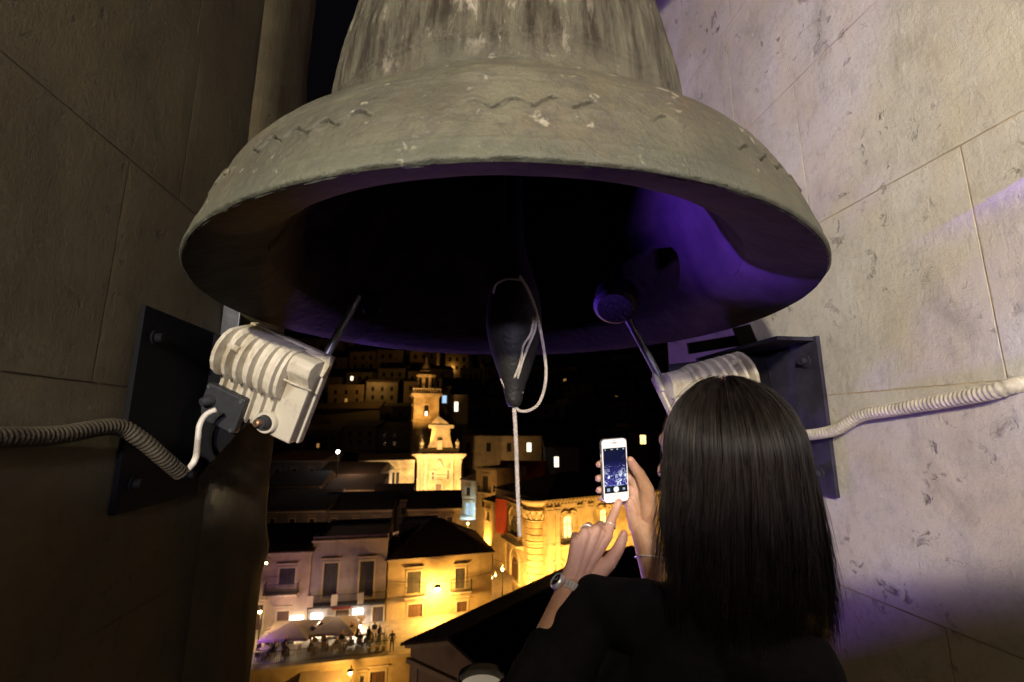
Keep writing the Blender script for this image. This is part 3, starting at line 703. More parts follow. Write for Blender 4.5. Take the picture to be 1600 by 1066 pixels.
# ---- hair: cap and strands
rg = np.random.default_rng(11)
hcx, hcy, hcz = .3215, .694, -.042
crown = V((.322, .672, .068))
az0 = math.atan2(FD.y, FD.x)
def hair_geo(phi, lay, seedv):
    # half extents at head level and lower down, seen from above
    pts = []
    a, b, cz = .099 + lay, .106 + lay, .108 + lay
    for k in range(9):
        th = (k / 8) ** .9 * (PI / 2) * 1.02
        pts.append((hcx + a * math.sin(th) * math.cos(phi), hcy + b * math.sin(th) * math.sin(phi), hcz + cz * math.cos(th)))
    return pts
NS = 15000; npt = 20; P_ = np.zeros((NS, npt, 3)); RD = np.zeros((NS, npt))
for s_ in range(NS):
    while True:
        phi = rg.uniform(0, 2 * PI); dlt = (phi - az0 + PI) % (2 * PI) - PI
        if abs(dlt) > math.radians(50): break
    clump = int(phi / (2 * PI) * 90); cr_ = np.random.default_rng(clump * 7 + int(rg.random() * 3))
    lay = abs(rg.normal(0, .003)) + cr_.uniform(0, .009) - .002
    th0 = rg.uniform(.02, 1.15) if rg.random() < .75 else rg.uniform(.02, .4)
    phi += (cr_.random() - .5) * .10 * .6
    cph, sph = math.cos(phi), math.sin(phi)
    a, b, cz = .0845 + lay, .104 + lay, .106 + lay
    # bottom of the strand: longer at the back right
    zb = -.160 - .085 * rg.random() - .05 * max(0, cph) * rg.random() + (.04 if abs(dlt) < 1.3 else 0) * rg.random() - cr_.uniform(-.02, .035)
    wob, wph = cr_.uniform(.001, .005), cr_.uniform(0, 6.3); spread = cr_.normal(0, .0055); frz = rg.normal(0, .0022, 2)
    clx, cly = cr_.normal(0, .004, 2)
    for k in range(npt):
        f = k / (npt - 1)
        if f < .42:
            th = th0 + (PI / 2 - th0) * (f / .42); x = a * math.sin(th) * cph; y = b * math.sin(th) * sph; z = hcz + cz * math.cos(th); g = 0
        else:
            g = (f - .42) / .58; z = hcz + (zb - hcz) * g
            ex = 1 + .05 * g ** .8 * (1 if cph > 0 else 1.8) ; ey = 1 - .06 * g - .14 * g * g
            x = a * cph * ex; y = b * sph * ey
        q = g * g * (3 - 2 * g) if g < 1 else 1
        P_[s_, k] = (hcx + x + spread * g * 1.6 + wob * math.sin(g * 5 + wph) * g + frz[0] * (f + g) + clx * g, hcy + y + wob * math.cos(g * 4 + wph) * g + frz[1] * (f + g) + cly * g, z)
        RD[s_, k] = .00045 * (1 - .75 * max(0, (f - .7) / .3)) * (.5 if k == 0 else 1)
# soften: stray hairs on the right
for s_ in range(26):
    j = rg.integers(NS); g = np.linspace(0, 1, npt) ** 3; sgn = 1 if P_[j, -1, 0] > hcx else -1
    P_[j, :, 0] += g * sgn * rg.uniform(.005, .028); P_[j, :, 2] -= g * rg.uniform(.0, .05); RD[j] *= .5
def ribbon_tubes(P_, RD, name, mt, parent):
    n, m, _ = P_.shape; T = np.gradient(P_, axis=1); T /= np.linalg.norm(T, axis=2, keepdims=True) + 1e-9
    ref = np.zeros_like(T); ref[..., 1] = 1; ref[np.abs(T[..., 1]) > .9] = (1, 0, 0)
    A = np.cross(T, ref); A /= np.linalg.norm(A, axis=2, keepdims=True) + 1e-9; B = np.cross(T, A)
    vs = np.stack([P_ + (A * math.cos(2 * PI * k / 3) + B * math.sin(2 * PI * k / 3)) * RD[..., None] for k in range(3)], 2).reshape(-1, 3)
    s_, i, k = np.meshgrid(np.arange(n), np.arange(m - 1), np.arange(3), indexing='ij'); base = s_ * m * 3
    fs = np.stack([base + i * 3 + k, base + i * 3 + (k + 1) % 3, base + (i + 1) * 3 + (k + 1) % 3, base + (i + 1) * 3 + k], -1).reshape(-1, 4)
    me = bpy.data.meshes.new(name); me.vertices.add(len(vs)); me.vertices.foreach_set('co', (vs - np.array(off)).ravel())
    me.loops.add(fs.size); me.polygons.add(len(fs)); me.loops.foreach_set('vertex_index', fs.ravel()); me.polygons.foreach_set('loop_start', np.arange(len(fs)) * 4); me.update(calc_edges=True)
    me.polygons.foreach_set('use_smooth', np.ones(len(fs), bool)); me.materials.append(mt)
    o = bpy.data.objects.new(name, me); C.objects.link(o); o.parent = parent; return o
tag(ribbon_tubes(P_, RD, 'hair', M['hair'], woman), kind='stuff')
vs = []; fs = []; n = 48; rows = 16
for k in range(rows + 1):
    f = k / rows
    for i in range(n):
        d0 = math.radians(56); phi = az0 + d0 + (2 * PI - 2 * d0) * i / (n - 1); cph, sph = math.cos(phi), math.sin(phi)
        if f < .5: th = PI / 2 * f / .5; x, y, z = .086 * math.sin(th) * cph, .100 * math.sin(th) * sph, hcz + .103 * math.cos(th)
        else:
            g = (f - .5) / .5; z = hcz + (-.185 - hcz) * g; x = .086 * cph * (1 + .05 * g); y = .100 * sph * (1 - .08 * g)
        vs.append(V((hcx + x, hcy + y, z)) - off)
fs = [(k * n + i, k * n + i + 1, (k + 1) * n + i + 1, (k + 1) * n + i) for k in range(rows) for i in range(n - 1)]
MB().add(vs, fs).build('hair_underlayer', M['hair'], woman, smooth='all')
# necklace clasp glimpsed at the nape, bracelet on the right wrist (both worn)
def ring(cen, nrm, r, tr_, name, mt, parent, ecc=1.0, n=40, lab=None):
    nrm = V(nrm).normalized(); x = nrm.orthogonal().normalized(); y = nrm.cross(x)
    pts = [V(cen) + (x * math.cos(2 * PI * k / n) + y * math.sin(2 * PI * k / n) * ecc) * r for k in range(n + 1)]
    return MB().tube(pts, tr_, 8, caps=False).build(name, mt, parent, smooth='all')
o = ring(LW * 0 + f1[0][0][1].lerp(k1[3], .22), f1[0][0][1] - k1[3], .0106, .0008, 'finger_ring', M['silver'], None); tag(o, 'thin ring on the pointing index finger', 'ring')
kk = f1[2][0]; o = ring(k1[1].lerp(kk[1], .55), kk[1] - k1[1] + V((0, 0, .012)), .0112, .0014, 'finger_ring', M['silver'], None); tag(o, 'bright silver ring on the bent ring finger', 'ring')
ax_ = (RW - RE).normalized(); bc = RE.lerp(RW, .80)
o = ring(bc, ax_ + V((.25, 0, 0)), .0292, .0016, 'bracelet', M['silver'], None); tag(o, 'thin bracelet on the right wrist beside the hair', 'bracelet')
ring(NB + V((.0, -.004, .052)) - off, (0, .25, 1), .058, .0012, 'necklace', M['silver'], woman)

# ---- wristwatch
fa = (LW - LE).normalized(); wcn = LE.lerp(LW, .965)
cdir = (-RGT * .80 + BAK * .62 + UPV * .05); cdir = (cdir - fa * cdir.dot(fa)).normalized(); sdv = fa.cross(cdir)
watch = empty('wristwatch', 'steel wristwatch with dark dial and link bracelet on the left wrist', 'watch', M=frame(wcn, sdv, fa, cdir))
rw_ = .0262; Mc = Matrix.Translation((0, 0, rw_ + .001))
MB().lathe([(0, -.001), (.0125, -.001), (.0145, .001), (.0145, .0055), (.0128, .0078), (.0112, .0078), (.0112, .0066)], 36, Mc).build('case', M['chrome'], watch, smooth=35)
MB().lathe([(0, .0066), (.0114, .0066)], 36, Mc).build('dial', mat('black_dial', (.012, .012, .014), .2, var=.1), watch)
MB().tube([(.0145, 0, rw_ + .004), (.0175, 0, rw_ + .004)], .0022, 10).build('crown_knob', M['chrome'], watch, smooth=40)
mb = MB()
for k in range(12):
    a = 2 * PI * k / 12; mb.box((math.cos(a) * .0095, math.sin(a) * .0095, rw_ + .0079), (.0007, .0007, .0004))
mb.box((.002, .002, rw_ + .0080), (.0007, .0065, .0003)); mb.box((-.003, .001, rw_ + .0081), (.0075, .0006, .0003))
mb.build('hands_and_markers', M['silver'], watch)
mb = MB()
for k in range(30):
    a = 2 * PI * k / 30
    if abs((a + PI) % (2 * PI) - PI) < .50: continue
    Ml = Matrix.Rotation(a, 4, 'Y') @ Matrix.Translation((0, 0, rw_ + .0002))
    for j, (w_, yy) in enumerate(((.0040, -.0046), (.0028, -.0009), (.0028, .0022), (.0040, .0058))):
        mb.box((0, yy, 0 if j in (0, 3) else .0005), (.0046, w_ * .9, .0022), Ml)
mb.build('link_bracelet', M['chrome'], watch)

# ---- phone
pu, pv, pw = axes(1.2, 14, -3)
ph = empty('phone', 'white smartphone held up with a night picture on its screen', 'phone', M=frame(W(960, 734.5, .900), pu, pv, pw))
def rrect(w_, h_, r, n=6):
    p = []
    for cx, cy, a0 in ((w_ / 2 - r, h_ / 2 - r, 0), (-w_ / 2 + r, h_ / 2 - r, 90), (-w_ / 2 + r, -h_ / 2 + r, 180), (w_ / 2 - r, -h_ / 2 + r, 270)):
        for k in range(n + 1):
            a = math.radians(a0 + 90 * k / n); p.append((cx + r * math.cos(a), cy + r * math.sin(a)))
    return p
MB().prism(rrect(.0546, .1238, .0085), -.0045, .0032, 2).build('shell', mat('silver_phone_edge', (.55, .55, .56), .3, .8, var=.05), ph, bevel=.0006)
wf = mat('white_phone_glass', (.72, .72, .72), .25, var=.03)
MB().prism(rrect(.0530, .1222, .0080), .0033, .0040, 2).build('front_glass', wf, ph)
MB().prism([(-.0245, -.0432), (.0245, -.0432), (.0245, .0440), (-.0245, .0440)], .0041, .00415, 2).build('screen_edge', mat('screen_black', (.01, .01, .012), .2), ph)
sm = bpy.data.materials.new('phone_picture'); t = NT(sm); v = t.coord()
tc = t.n('TexCoord'); sp = t.n('SeparateXYZ'); t.l(tc.outputs['Object'], sp.inputs[0])
yv = sp.outputs['Y']; low = t.math('MULTIPLY', t.ramp(yv, -.036, -.024, .25, 1), t.ramp(yv, .016, .004, 0, 1))
dots = t.ramp(t.noise(v, 420, 3, .6), .60, .68); blot = t.math('MULTIPLY', t.ramp(t.noise(v, 120, 4, .6, .8), .54, .64), t.ramp(yv, .006, -.012, 0, 1))
lit = t.math('MULTIPLY', low, t.math('MAXIMUM', t.math('MULTIPLY', dots, .8), blot))
c = t.mix(t.ramp(yv, .02, -.03), (.006, .008, .035), (.03, .02, .22)); c = t.mix(lit, c, (.75, .85, 1.0))
t.b.inputs['Base Color'].default_value = (0, 0, 0, 1); t.l(c, t.b.inputs['Emission Color']); t.b.inputs['Emission Strength'].default_value = 1.3; t.b.inputs['Roughness'].default_value = .15
MB().bbox((-.0240, -.0300, .00418), (.0240, .0385, .0043)).build('picture', sm, ph)
ew = emit('screen_white', (.85, .92, 1), 1.5)
MB().lathe([(0, .0046), (.0046, .0046), (.0046, .0042)], 28, Matrix.Translation((0, -.0365, 0))).build('shutter_button', ew, ph)
MB().lathe([(.0052, .0046), (.0058, .0046)], 28, Matrix.Translation((0, -.0365, 0))).build('shutter_ring', ew, ph)
eb = emit('screen_icon', (.5, .7, 1), .7)
for x, y, a, b in ((-.0165, -.0365, .006, .006), (.0165, -.0365, .005, .004), (-.020, .0412, .0022, .003), (-.006, .0412, .005, .0018), (.006, .0412, .003, .0026), (.019, .0412, .003, .003), (-.012, -.0285, .004, .001), (-.004, -.0285, .005, .001), (.006, -.0285, .005, .001), (.015, -.0285, .004, .001)):
    MB().bbox((x - a / 2, y - b / 2, .0044), (x + a / 2, y + b / 2, .0046)).build('screen_icon', eb, ph)
MB().lathe([(.0050, .00405), (.0050, .0043), (.0058, .0043), (.0058, .00405)], 32, Matrix.Translation((0, -.0528, 0))).build('home_button', mat('button_ring', (.35, .35, .36), .3, .5), ph)
gs = mat('speaker_slot', (.04, .04, .04), .5)
MB().bbox((-.005, .0530, .0040), (.005, .0545, .0042)).build('speaker_slot', gs, ph); MB().lathe([(0, .0042), (.0011, .0042), (.0011, .0039)], 12, Matrix.Translation((0, .0580, 0))).build('camera_dot', gs, ph)
MB().lathe([(0, .0042), (.0008, .0042), (.0008, .0039)], 12, Matrix.Translation((-.0085, .0537, 0))).build('camera_dot', gs, ph)
for y in (.030, .020): MB().bbox((-.0284, y - .003, -.002), (-.0270, y + .003, .001)).build('side_button', M['silver'], ph)

# ---- glass of pale drink on a stone plinth
gp = W(752, 1053, .70)
pl = MB().bbox((gp.x - .14, gp.y - .16, FLOOR), (gp.x + .045, gp.y + .05, gp.z - .115)).build('stone_plinth', M['wall_dark'], bevel=.01); tag(pl, 'small stone plinth below the frame that carries the drink', 'plinth')
gl = empty('drinking_glass', 'round glass of pale drink at the lower edge beside her elbow', 'glass', gp - V((0, 0, .115)))
gm = bpy.data.materials.new('clear_glass'); t = NT(gm); t.b.inputs['Transmission Weight'].default_value = 1; t.b.inputs['Roughness'].default_value = .02; t.b.inputs['IOR'].default_value = 1.45; t.b.inputs['Base Color'].default_value = (.9, .92, .92, 1)
MB().lathe([(1e-4, 0), (.030, 0), (.0335, .03), (.0355, .08), (.0355, .1135), (.0349, .115), (.0343, .1135), (.0340, .08), (.0318, .03), (.028, .004), (1e-4, .004)], 48).build('glass_bowl', gm, gl, smooth=50)
MB().lathe([(1e-4, .0045), (.0277, .0045), (.0315, .03), (.0336, .096), (.0336, .098), (1e-4, .098)], 48).build('drink', mat('pale_milky_drink', (.80, .82, .80), .5, var=.05, scale=20), gl, smooth=40)
# ================================================================== the town below
def wallmat(name, col, dirt=.35):
    m = bpy.data.materials.new(name); t = NT(m); v = t.coord()
    c = t.mix(t.ramp(t.noise(v, .55, 8, .65, .4), .38, .66), col, tuple(x * (1 - dirt) for x in col))
    c = t.mix(t.ramp(t.noise(t.coord((1, 1, .25)), 1.6, 8, .7), .55, .75, 0, .7), c, tuple(x * .45 for x in col))
    t.l(c, t.b.inputs['Base Color']); t.b.inputs['Roughness'].default_value = .9; t.l(t.bump(t.noise(v, 5, 8, .7), .04), t.b.inputs['Normal'])
    return m
M['peach'] = wallmat('peach_render', (.42, .33, .25)); M['mauve'] = wallmat('faded_grey_render', (.33, .28, .27)); M['yellow'] = wallmat('ochre_render', (.46, .36, .20))
M['stone'] = wallmat('honey_limestone', (.50, .40, .24), .55); M['oldstone'] = wallmat('weathered_town_stone', (.28, .22, .15)); M['greywall'] = wallmat('grey_town_render', (.20, .18, .17))
M['trim'] = wallmat('stone_trim', (.46, .39, .28), .2); M['redwall'] = wallmat('red_render', (.35, .05, .03)); M['redroof'] = wallmat('red_roof_sheet', (.28, .05, .03))
def tilemat(name, col):
    m = bpy.data.materials.new(name); t = NT(m); v = t.coord()
    wv = t.n('TexWave', wave_type='BANDS', bands_direction='X', wave_profile='SIN'); wv.inputs['Scale'].default_value = 1.25; t.l(v, wv.inputs['Vector'])
    c = t.mix(t.ramp(t.noise(v, 2.5, 8, .7), .35, .65), col, tuple(x * .5 for x in col)); t.l(c, t.b.inputs['Base Color']); t.b.inputs['Roughness'].default_value = .92
    t.l(t.bump(wv.outputs['Fac'], .09), t.b.inputs['Normal']); return m
M['tiles'] = tilemat('dark_clay_tiles', (.11, .08, .06)); M['ground'] = mat('dark_ground', (.05, .045, .035), .95, scale=.2, bump=.1, bscale=1)
M['paving'] = mat('limestone_paving', (.30, .26, .20), .7, scale=1.2, bump=.01, bscale=6)
M['pane'] = mat('dark_window_glass', (.02, .02, .022), .15); M['wood'] = mat('brown_door_wood', (.09, .05, .03), .6, scale=3, stretch=(6, 1, 1)); M['shutter'] = mat('dark_shutter', (.05, .045, .04), .7)
M['rail'] = mat('wrought_iron', (.02, .02, .02), .6); M['canvas'] = mat('parasol_canvas', (.30, .24, .17), .9, var=.1, scale=2)
M['lit_y'] = emit('lit_window_yellow', (1, .66, .2), 3.0); M['lit_w'] = emit('lit_window_white', (1, .9, .62), 2.2); M['lit_b'] = emit('lit_window_blue', (.45, .7, 1), 1.0)
M['lit_dim'] = emit('lit_window_dim', (1, .5, .12), .35); M['bulb'] = emit('lamp_bulb', (1, .70, .25), 30); M['bulb_w'] = emit('lamp_bulb_white', (1, .95, .8), 30); M['bulb_c'] = emit('shop_light', (.55, .85, 1), 6)
M['bulb_r'] = emit('red_signal', (1, .08, .02), 14); M['tube_w'] = emit('white_shop_tube', (1, .93, .78), 7)

def facade_px(A, du, px, py):
    n = V((-du.y, du.x, 0)); r = P(px, py, 1.0); t = n.dot(A) / n.dot(r); q = r * t - A
    return q.dot(du), q.z + A.z
def railing(mb, x0, x1, y0, y1, z0, z1, sp=.14, t=.022):
    # bars round three sides of a balcony, y0 = wall, y1 = outer edge
    for z in (z0 + .06, z1): mb.bbox((x0, y1 - t, z - .02), (x1, y1 + t, z + .02)); mb.bbox((x0 - t, y1, z - .02), (x0 + t, y0, z + .02)); mb.bbox((x1 - t, y1, z - .02), (x1 + t, y0, z + .02))
    n = max(2, int((x1 - x0) / sp))
    for k in range(n + 1): x = x0 + (x1 - x0) * k / n; mb.bbox((x - t / 2, y1 - t / 2, z0), (x + t / 2, y1 + t / 2, z1))
    m = max(2, int(abs(y1 - y0) / sp))
    for k in range(1, m): y = y0 + (y1 - y0) * k / m; mb.bbox((x0 - t / 2, y - t / 2, z0), (x0 + t / 2, y + t / 2, z1)); mb.bbox((x1 - t / 2, y - t / 2, z0), (x1 + t / 2, y + t / 2, z1))
def house(name, label, cat, TL, TR, zb, depth, wall, roof=('gable', 1.2), wins=(), group=None, rmat=None, cornice=True, bands=(), simple=False):
    A, B = P(*TL), P(*TR); zt = (A.z + B.z) / 2; A.z = B.z = zt
    du = (B - A); Wd = du.length; du.normalize(); e = empty(name, label, cat, (A.x, A.y, zb), math.atan2(du.y, du.x), group)
    Hh = zt - zb; rects = []
    for wn in wins:
        x0, y0, x1, y1, kind = wn[:5]
        if kind in ('balcony', 'band', 'sign', 'tube', 'awning'): continue
        u0, z1 = facade_px(A, du, x0, y0); u1, _ = facade_px(A, du, x1, y0); _, z0 = facade_px(A, du, (x0 + x1) / 2, y1)
        _, z1 = facade_px(A, du, (x0 + x1) / 2, y0)
        u0, u1 = max(.1, u0), min(Wd - .1, u1); z0 = max(.02, z0 - zb); z1 = min(Hh - .15, z1 - zb)
        if u1 - u0 > .15 and z1 - z0 > .15: rects.append((u0, u1, z0, z1, kind))
    us = sorted({0, Wd, *[r[0] for r in rects], *[r[1] for r in rects]}); zs = sorted({0, Hh, *[r[2] for r in rects], *[r[3] for r in rects]})
    mb = MB(); D = .28
    for a, b in zip(us, us[1:]):
        for c, d in zip(zs, zs[1:]):
            um, zm = (a + b) / 2, (c + d) / 2
            if any(r[0] < um < r[1] and r[2] < zm < r[3] for r in rects): continue
            mb.add([(a, 0, c), (b, 0, c), (b, 0, d), (a, 0, d)], [(0, 1, 2, 3)])
    for u0, u1, z0, z1, k in rects:
        mb.add([(u0, 0, z0), (u1, 0, z0), (u1, 0, z1), (u0, 0, z1), (u0, D, z0), (u1, D, z0), (u1, D, z1), (u0, D, z1)], [(0, 1, 5, 4), (1, 2, 6, 5), (2, 3, 7, 6), (3, 0, 4, 7), (4, 5, 6, 7)])
    mb.add([(0, 0, 0), (Wd, 0, 0), (Wd, depth, 0), (0, depth, 0), (0, 0, Hh), (Wd, 0, Hh), (Wd, depth, Hh), (0, depth, Hh)], [(1, 2, 6, 5), (2, 3, 7, 6), (3, 0, 4, 7), (4, 5, 6, 7)])
    mb.build('wall', wall, e)
    for u0, u1, z0, z1, kind in rects:
        um = (u0 + u1) / 2; arch = kind.startswith('arch'); k = kind.replace('arch_', '').replace('arch', 'win')
        pm = {'win': M['pane'], 'lit': M['lit_y'], 'litw': M['lit_w'], 'litb': M['lit_b'], 'litd': M['lit_dim'], 'door': M['wood'], 'shut': M['shutter']}[k]
        nm = 'door' if k == 'door' else 'window'
        wq = MB()
        if k == 'shut':
            for s0, s1 in ((u0 + .02, um - .01), (um + .01, u1 - .02)):
                wq.bbox((s0, .10, z0 + .02), (s1, .15, z1 - .02))
                n = min(24, int((z1 - z0) / .12))
                for q in range(n): zc = z0 + .05 + (z1 - z0 - .1) * (q + .5) / n; wq.bbox((s0 + .04, .075, zc - .02), (s1 - .04, .10, zc + .02))
        elif k == 'door':
            for s0, s1 in ((u0 + .03, um - .01), (um + .01, u1 - .03)):
                wq.bbox((s0, .14, z0), (s1, .20, z1 - .03)); wq.bbox((s0 + .1, .115, z0 + .25), (s1 - .1, .14, z0 + (z1 - z0) * .45)); wq.bbox((s0 + .1, .115, z0 + (z1 - z0) * .52), (s1 - .1, .14, z1 - .25))
        else: wq.bbox((u0 + .01, .19, z0 + .01), (u1 - .01, .21, z1 - .01))
        wo = wq.build(nm, pm, e)
        if simple: continue
        if k not in ('shut', 'door'):
            fm = MB(); t_ = .045
            for x in (u0 + t_, um, u1 - t_): fm.bbox((x - t_, .15, z0), (x + t_, .188, z1))
            for z in (z0 + t_, z0 + (z1 - z0) * .62, z1 - t_): fm.bbox((u0, .152, z - t_), (u1, .186, z + t_))
            fm.build('frame', M['trim'] if k.startswith('lit') else M['shutter'], wo)
        if not arch:
            sr = MB(); s_ = .16
            sr.bbox((u0 - s_, -.06, z0 - (0 if k == 'door' else .14)), (u0 - .002, .03, z1)); sr.bbox((u1 + .002, -.06, z0 - (0 if k == 'door' else .14)), (u1 + s_, .03, z1)); sr.bbox((u0 - s_, -.07, z1 + .002), (u1 + s_, .03, z1 + .18)); sr.bbox((u0 - s_ - .12, -.20, z1 + .42), (u1 + s_ + .12, .03, z1 + .52))
            if k != 'door': sr.bbox((u0 - s_ - .06, -.14, z0 - .26), (u1 + s_ + .06, .02, z0 - .142))
            sr.build('surround', M['trim'], wo)
        else:
            sr = MB(); r_ = (u1 - u0) / 2; n = 10
            for q in range(n):
                a0, a1 = PI * q / n, PI * (q + 1) / n; pts = [(um + (r_ + d) * math.cos(a), z1 - r_ * .25 + (r_ + d) * math.sin(a) * .95) for a, d in ((a0, .02), (a0, .38), (a1, .38), (a1, .02))]
                sr.prism(pts, -.16, .02, 1)
            sr.bbox((u0 - .38, -.14, z0), (u0 - .01, .02, z1 - r_ * .25)); sr.bbox((u1 + .01, -.14, z0), (u1 + .38, .02, z1 - r_ * .25)); sr.bbox((u0 - .5, -.3, z0 - .3), (u1 + .5, .02, z0 - .01))
            # corner infill makes the head of the opening round
            for q in range(n):
                a0, a1 = PI * q / n, PI * (q + 1) / n; zc = z1 - r_ * .9
                pts = [(um + r_ * math.cos(a0), zc + r_ * .9 * math.sin(a0)), (um + r_ * math.cos(a0), z1 + .01), (um + r_ * math.cos(a1), z1 + .01), (um + r_ * math.cos(a1), zc + r_ * .9 * math.sin(a1))]
                sr.prism(pts, .01, .18, 1)
            sr.build('surround', M['trim'], wo)
    for wn in wins:
        x0, y0, x1, y1, kind = wn[:5]
        if kind not in ('balcony', 'band', 'tube', 'awning', 'sign'): continue
        u0, z1 = facade_px(A, du, x0, y0); u1, _ = facade_px(A, du, x1, y0); _, z0 = facade_px(A, du, (x0 + x1) / 2, y1); z0 -= zb; z1 -= zb
        if kind == 'balcony':
            dp = wn[5] if len(wn) > 5 else .9; s_ = MB(); s_.bbox((u0, -dp, z0 - .16), (u1, 0, z0))
            n = max(2, int((u1 - u0) / 1.1))
            for q in range(n + 1): x = u0 + .15 + (u1 - u0 - .3) * q / n; s_.prism([(-dp * .8, z0 - .162), (0, z0 - .162), (0, z0 - .6)], x - .08, x + .08, 0)
            bo = s_.build('balcony', M['trim'] if len(wn) < 7 else wn[6], e); rl = MB(); railing(rl, u0 + .05, u1 - .05, 0, -dp + .06, z0, z0 + 1.0); rl.build('railing', M['rail'], bo)
            if len(wn) > 7:
                for pxp in wn[7]: uu, _ = facade_px(A, du, pxp, y1); MB().bbox((uu - .3, -dp - .04, z0), (uu + .3, -dp + .16, z0 + 1.05)).build('pier', M['trim'], bo)
        elif kind == 'band': MB().bbox((u0, -.12, z0), (u1, .0, z1)).build('string_course', M['trim'], e)
        elif kind == 'tube': MB().bbox((u0, -.35, z0), (u1, -.12, z1)).build('shop_light', M['tube_w'], e)
        elif kind == 'sign': MB().bbox((u0, -.22, z0), (u1, -.02, z1), mi=0).build('shop_sign', M['redwall'], e, bevel=.02)
        elif kind == 'awning': MB().prism([(0, z1), (-1.6, z0), (-1.6, z0 - .06), (0, z1 - .06)], u0, u1, 0).build('awning', M['canvas'], e)
    rm = rmat or M['tiles']; o = .35
    if cornice and not simple: MB().bbox((-.12, -.24, Hh - .22), (Wd + .12, -.002, Hh - .002)).build('cornice', M['trim'], e)
    if roof[0] == 'gable':
        rh = roof[1]; MB().prism([(-o, Hh + .004), (-o, Hh + .12), (depth / 2, Hh + rh + .12), (depth + o, Hh + .12), (depth + o, Hh + .004)], -o, Wd + o, 0).build('roof', rm, e)
    elif roof[0] == 'shed':
        rh = roof[1]; MB().prism([(-o, Hh + .004), (-o, Hh + .12), (depth + o, Hh + rh + .12), (depth + o, Hh + .004)], -o, Wd + o, 0).build('roof', rm, e)
    elif roof[0] == 'hip':
        rh = roof[1]; q = min(Wd, depth) / 2
        MB().add([(-o, -o, Hh + .004), (Wd + o, -o, Hh + .004), (Wd + o, depth + o, Hh + .004), (-o, depth + o, Hh + .004), (min(q, Wd / 2 - .1), depth / 2, Hh + rh), (max(Wd - q, Wd / 2 + .1), depth / 2, Hh + rh)], [(0, 1, 5, 4), (1, 2, 5), (2, 3, 4, 5), (3, 0, 4), (0, 3, 2, 1)]).build('roof', rm, e)
    elif roof[0] == 'flat':
        pr = MB(); h_ = roof[1]
        for lo, hi in (((-.05, -.05), (Wd + .05, .25)), ((-.05, depth - .25), (Wd + .05, depth + .05)), ((-.05, .252), (.25, depth - .252)), ((Wd - .25, .252), (Wd + .05, depth - .252))): pr.bbox((*lo, Hh + .003), (*hi, Hh + h_))
        pr.build('parapet', wall, e)
    return e
# ---- ground
def gz(x, y):
    a = -26 if y < 50 else (-26 + 4 * (y - 50) / 12 if y < 62 else -22 + 3 * min(1, (y - 62) / 40))
    if y > 104: a += (y - 104) * .50 if y < 235 else 131 * .50 + (y - 235) * .08
    a += mnoise.noise(V((x / 30, y / 30, 0))) * (.4 if y < 100 else 4 * min(1, (y - 100) / 40))
    return a
vs = []; xs_ = [-420 + 15 * i for i in range(57)]; ys_ = [-60 + 8 * i for i in range(75)]
for y in ys_:
    for x in xs_: vs.append((x, y, gz(x, y)))
n = len(xs_); fs = [(j * n + i, j * n + i + 1, (j + 1) * n + i + 1, (j + 1) * n + i) for j in range(len(ys_) - 1) for i in range(n - 1)]
MB().add(vs, fs).build('ground', M['ground'], smooth='all', kind='structure')
MB().prism([(-45, 41), (-21.9, 43), (-9.3, 45.7), (-8.6, 49), (0, 55), (0, 70), (-45, 70)], -26.5, -20.0, 2).build('terrace', M['paving'], kind='structure')
MB().prism([(0.4, 50), (26, 50), (26, 62), (6, 74), (2, 108), (-12, 108), (-4, 70), (.4, 64)], -26.5, -21.7, 2).build('street', M['paving'], kind='structure')
MB().bbox((-45, 28, -26.4), (2, 40.8, -25.9)).build('lower_street', M['paving'], kind='structure')
MB().bbox((-24, 92, -22), (-1, 108.5, -17.5)).build('church_square', M['paving'], kind='structure')
# retaining wall below the terrace
house('retaining_wall', 'ochre retaining wall under the café terrace with a dark doorway', 'wall', (330, 1050.5, 41.9), (641, 1019.5, 45.4), -26.2, .35, M['yellow'], ('none', 0),
      [(579, 1049, 602, 1110, 'door'), (563, 1056, 569, 1068, 'win'), (470, 1050, 500, 1075, 'awning'), (500, 1050, 535, 1075, 'awning')], cornice=True)
rt = empty('terrace_railing', 'dark iron railing along the edge of the café terrace', 'railing', (0, 0, 0))
a, b = P(380, 1045, 42.9), P(607, 1020, 45.5); a.z = b.z = -19.98; L = (b - a).length; Mr = frame(a, (b - a).normalized(), V((0, 0, 1)).cross((b - a).normalized()), V((0, 0, 1)))
mb = MB()
for k in range(int(L / .16)): mb.bbox((k * .16 - .012, -.012, 0), (k * .16 + .012, .012, .98), Mr)
mb.bbox((0, -.02, .98), (L, .02, 1.03), Mr); mb.bbox((0, -.015, .10), (L, .015, .13), Mr); mb.build('balusters', M['rail'], rt)

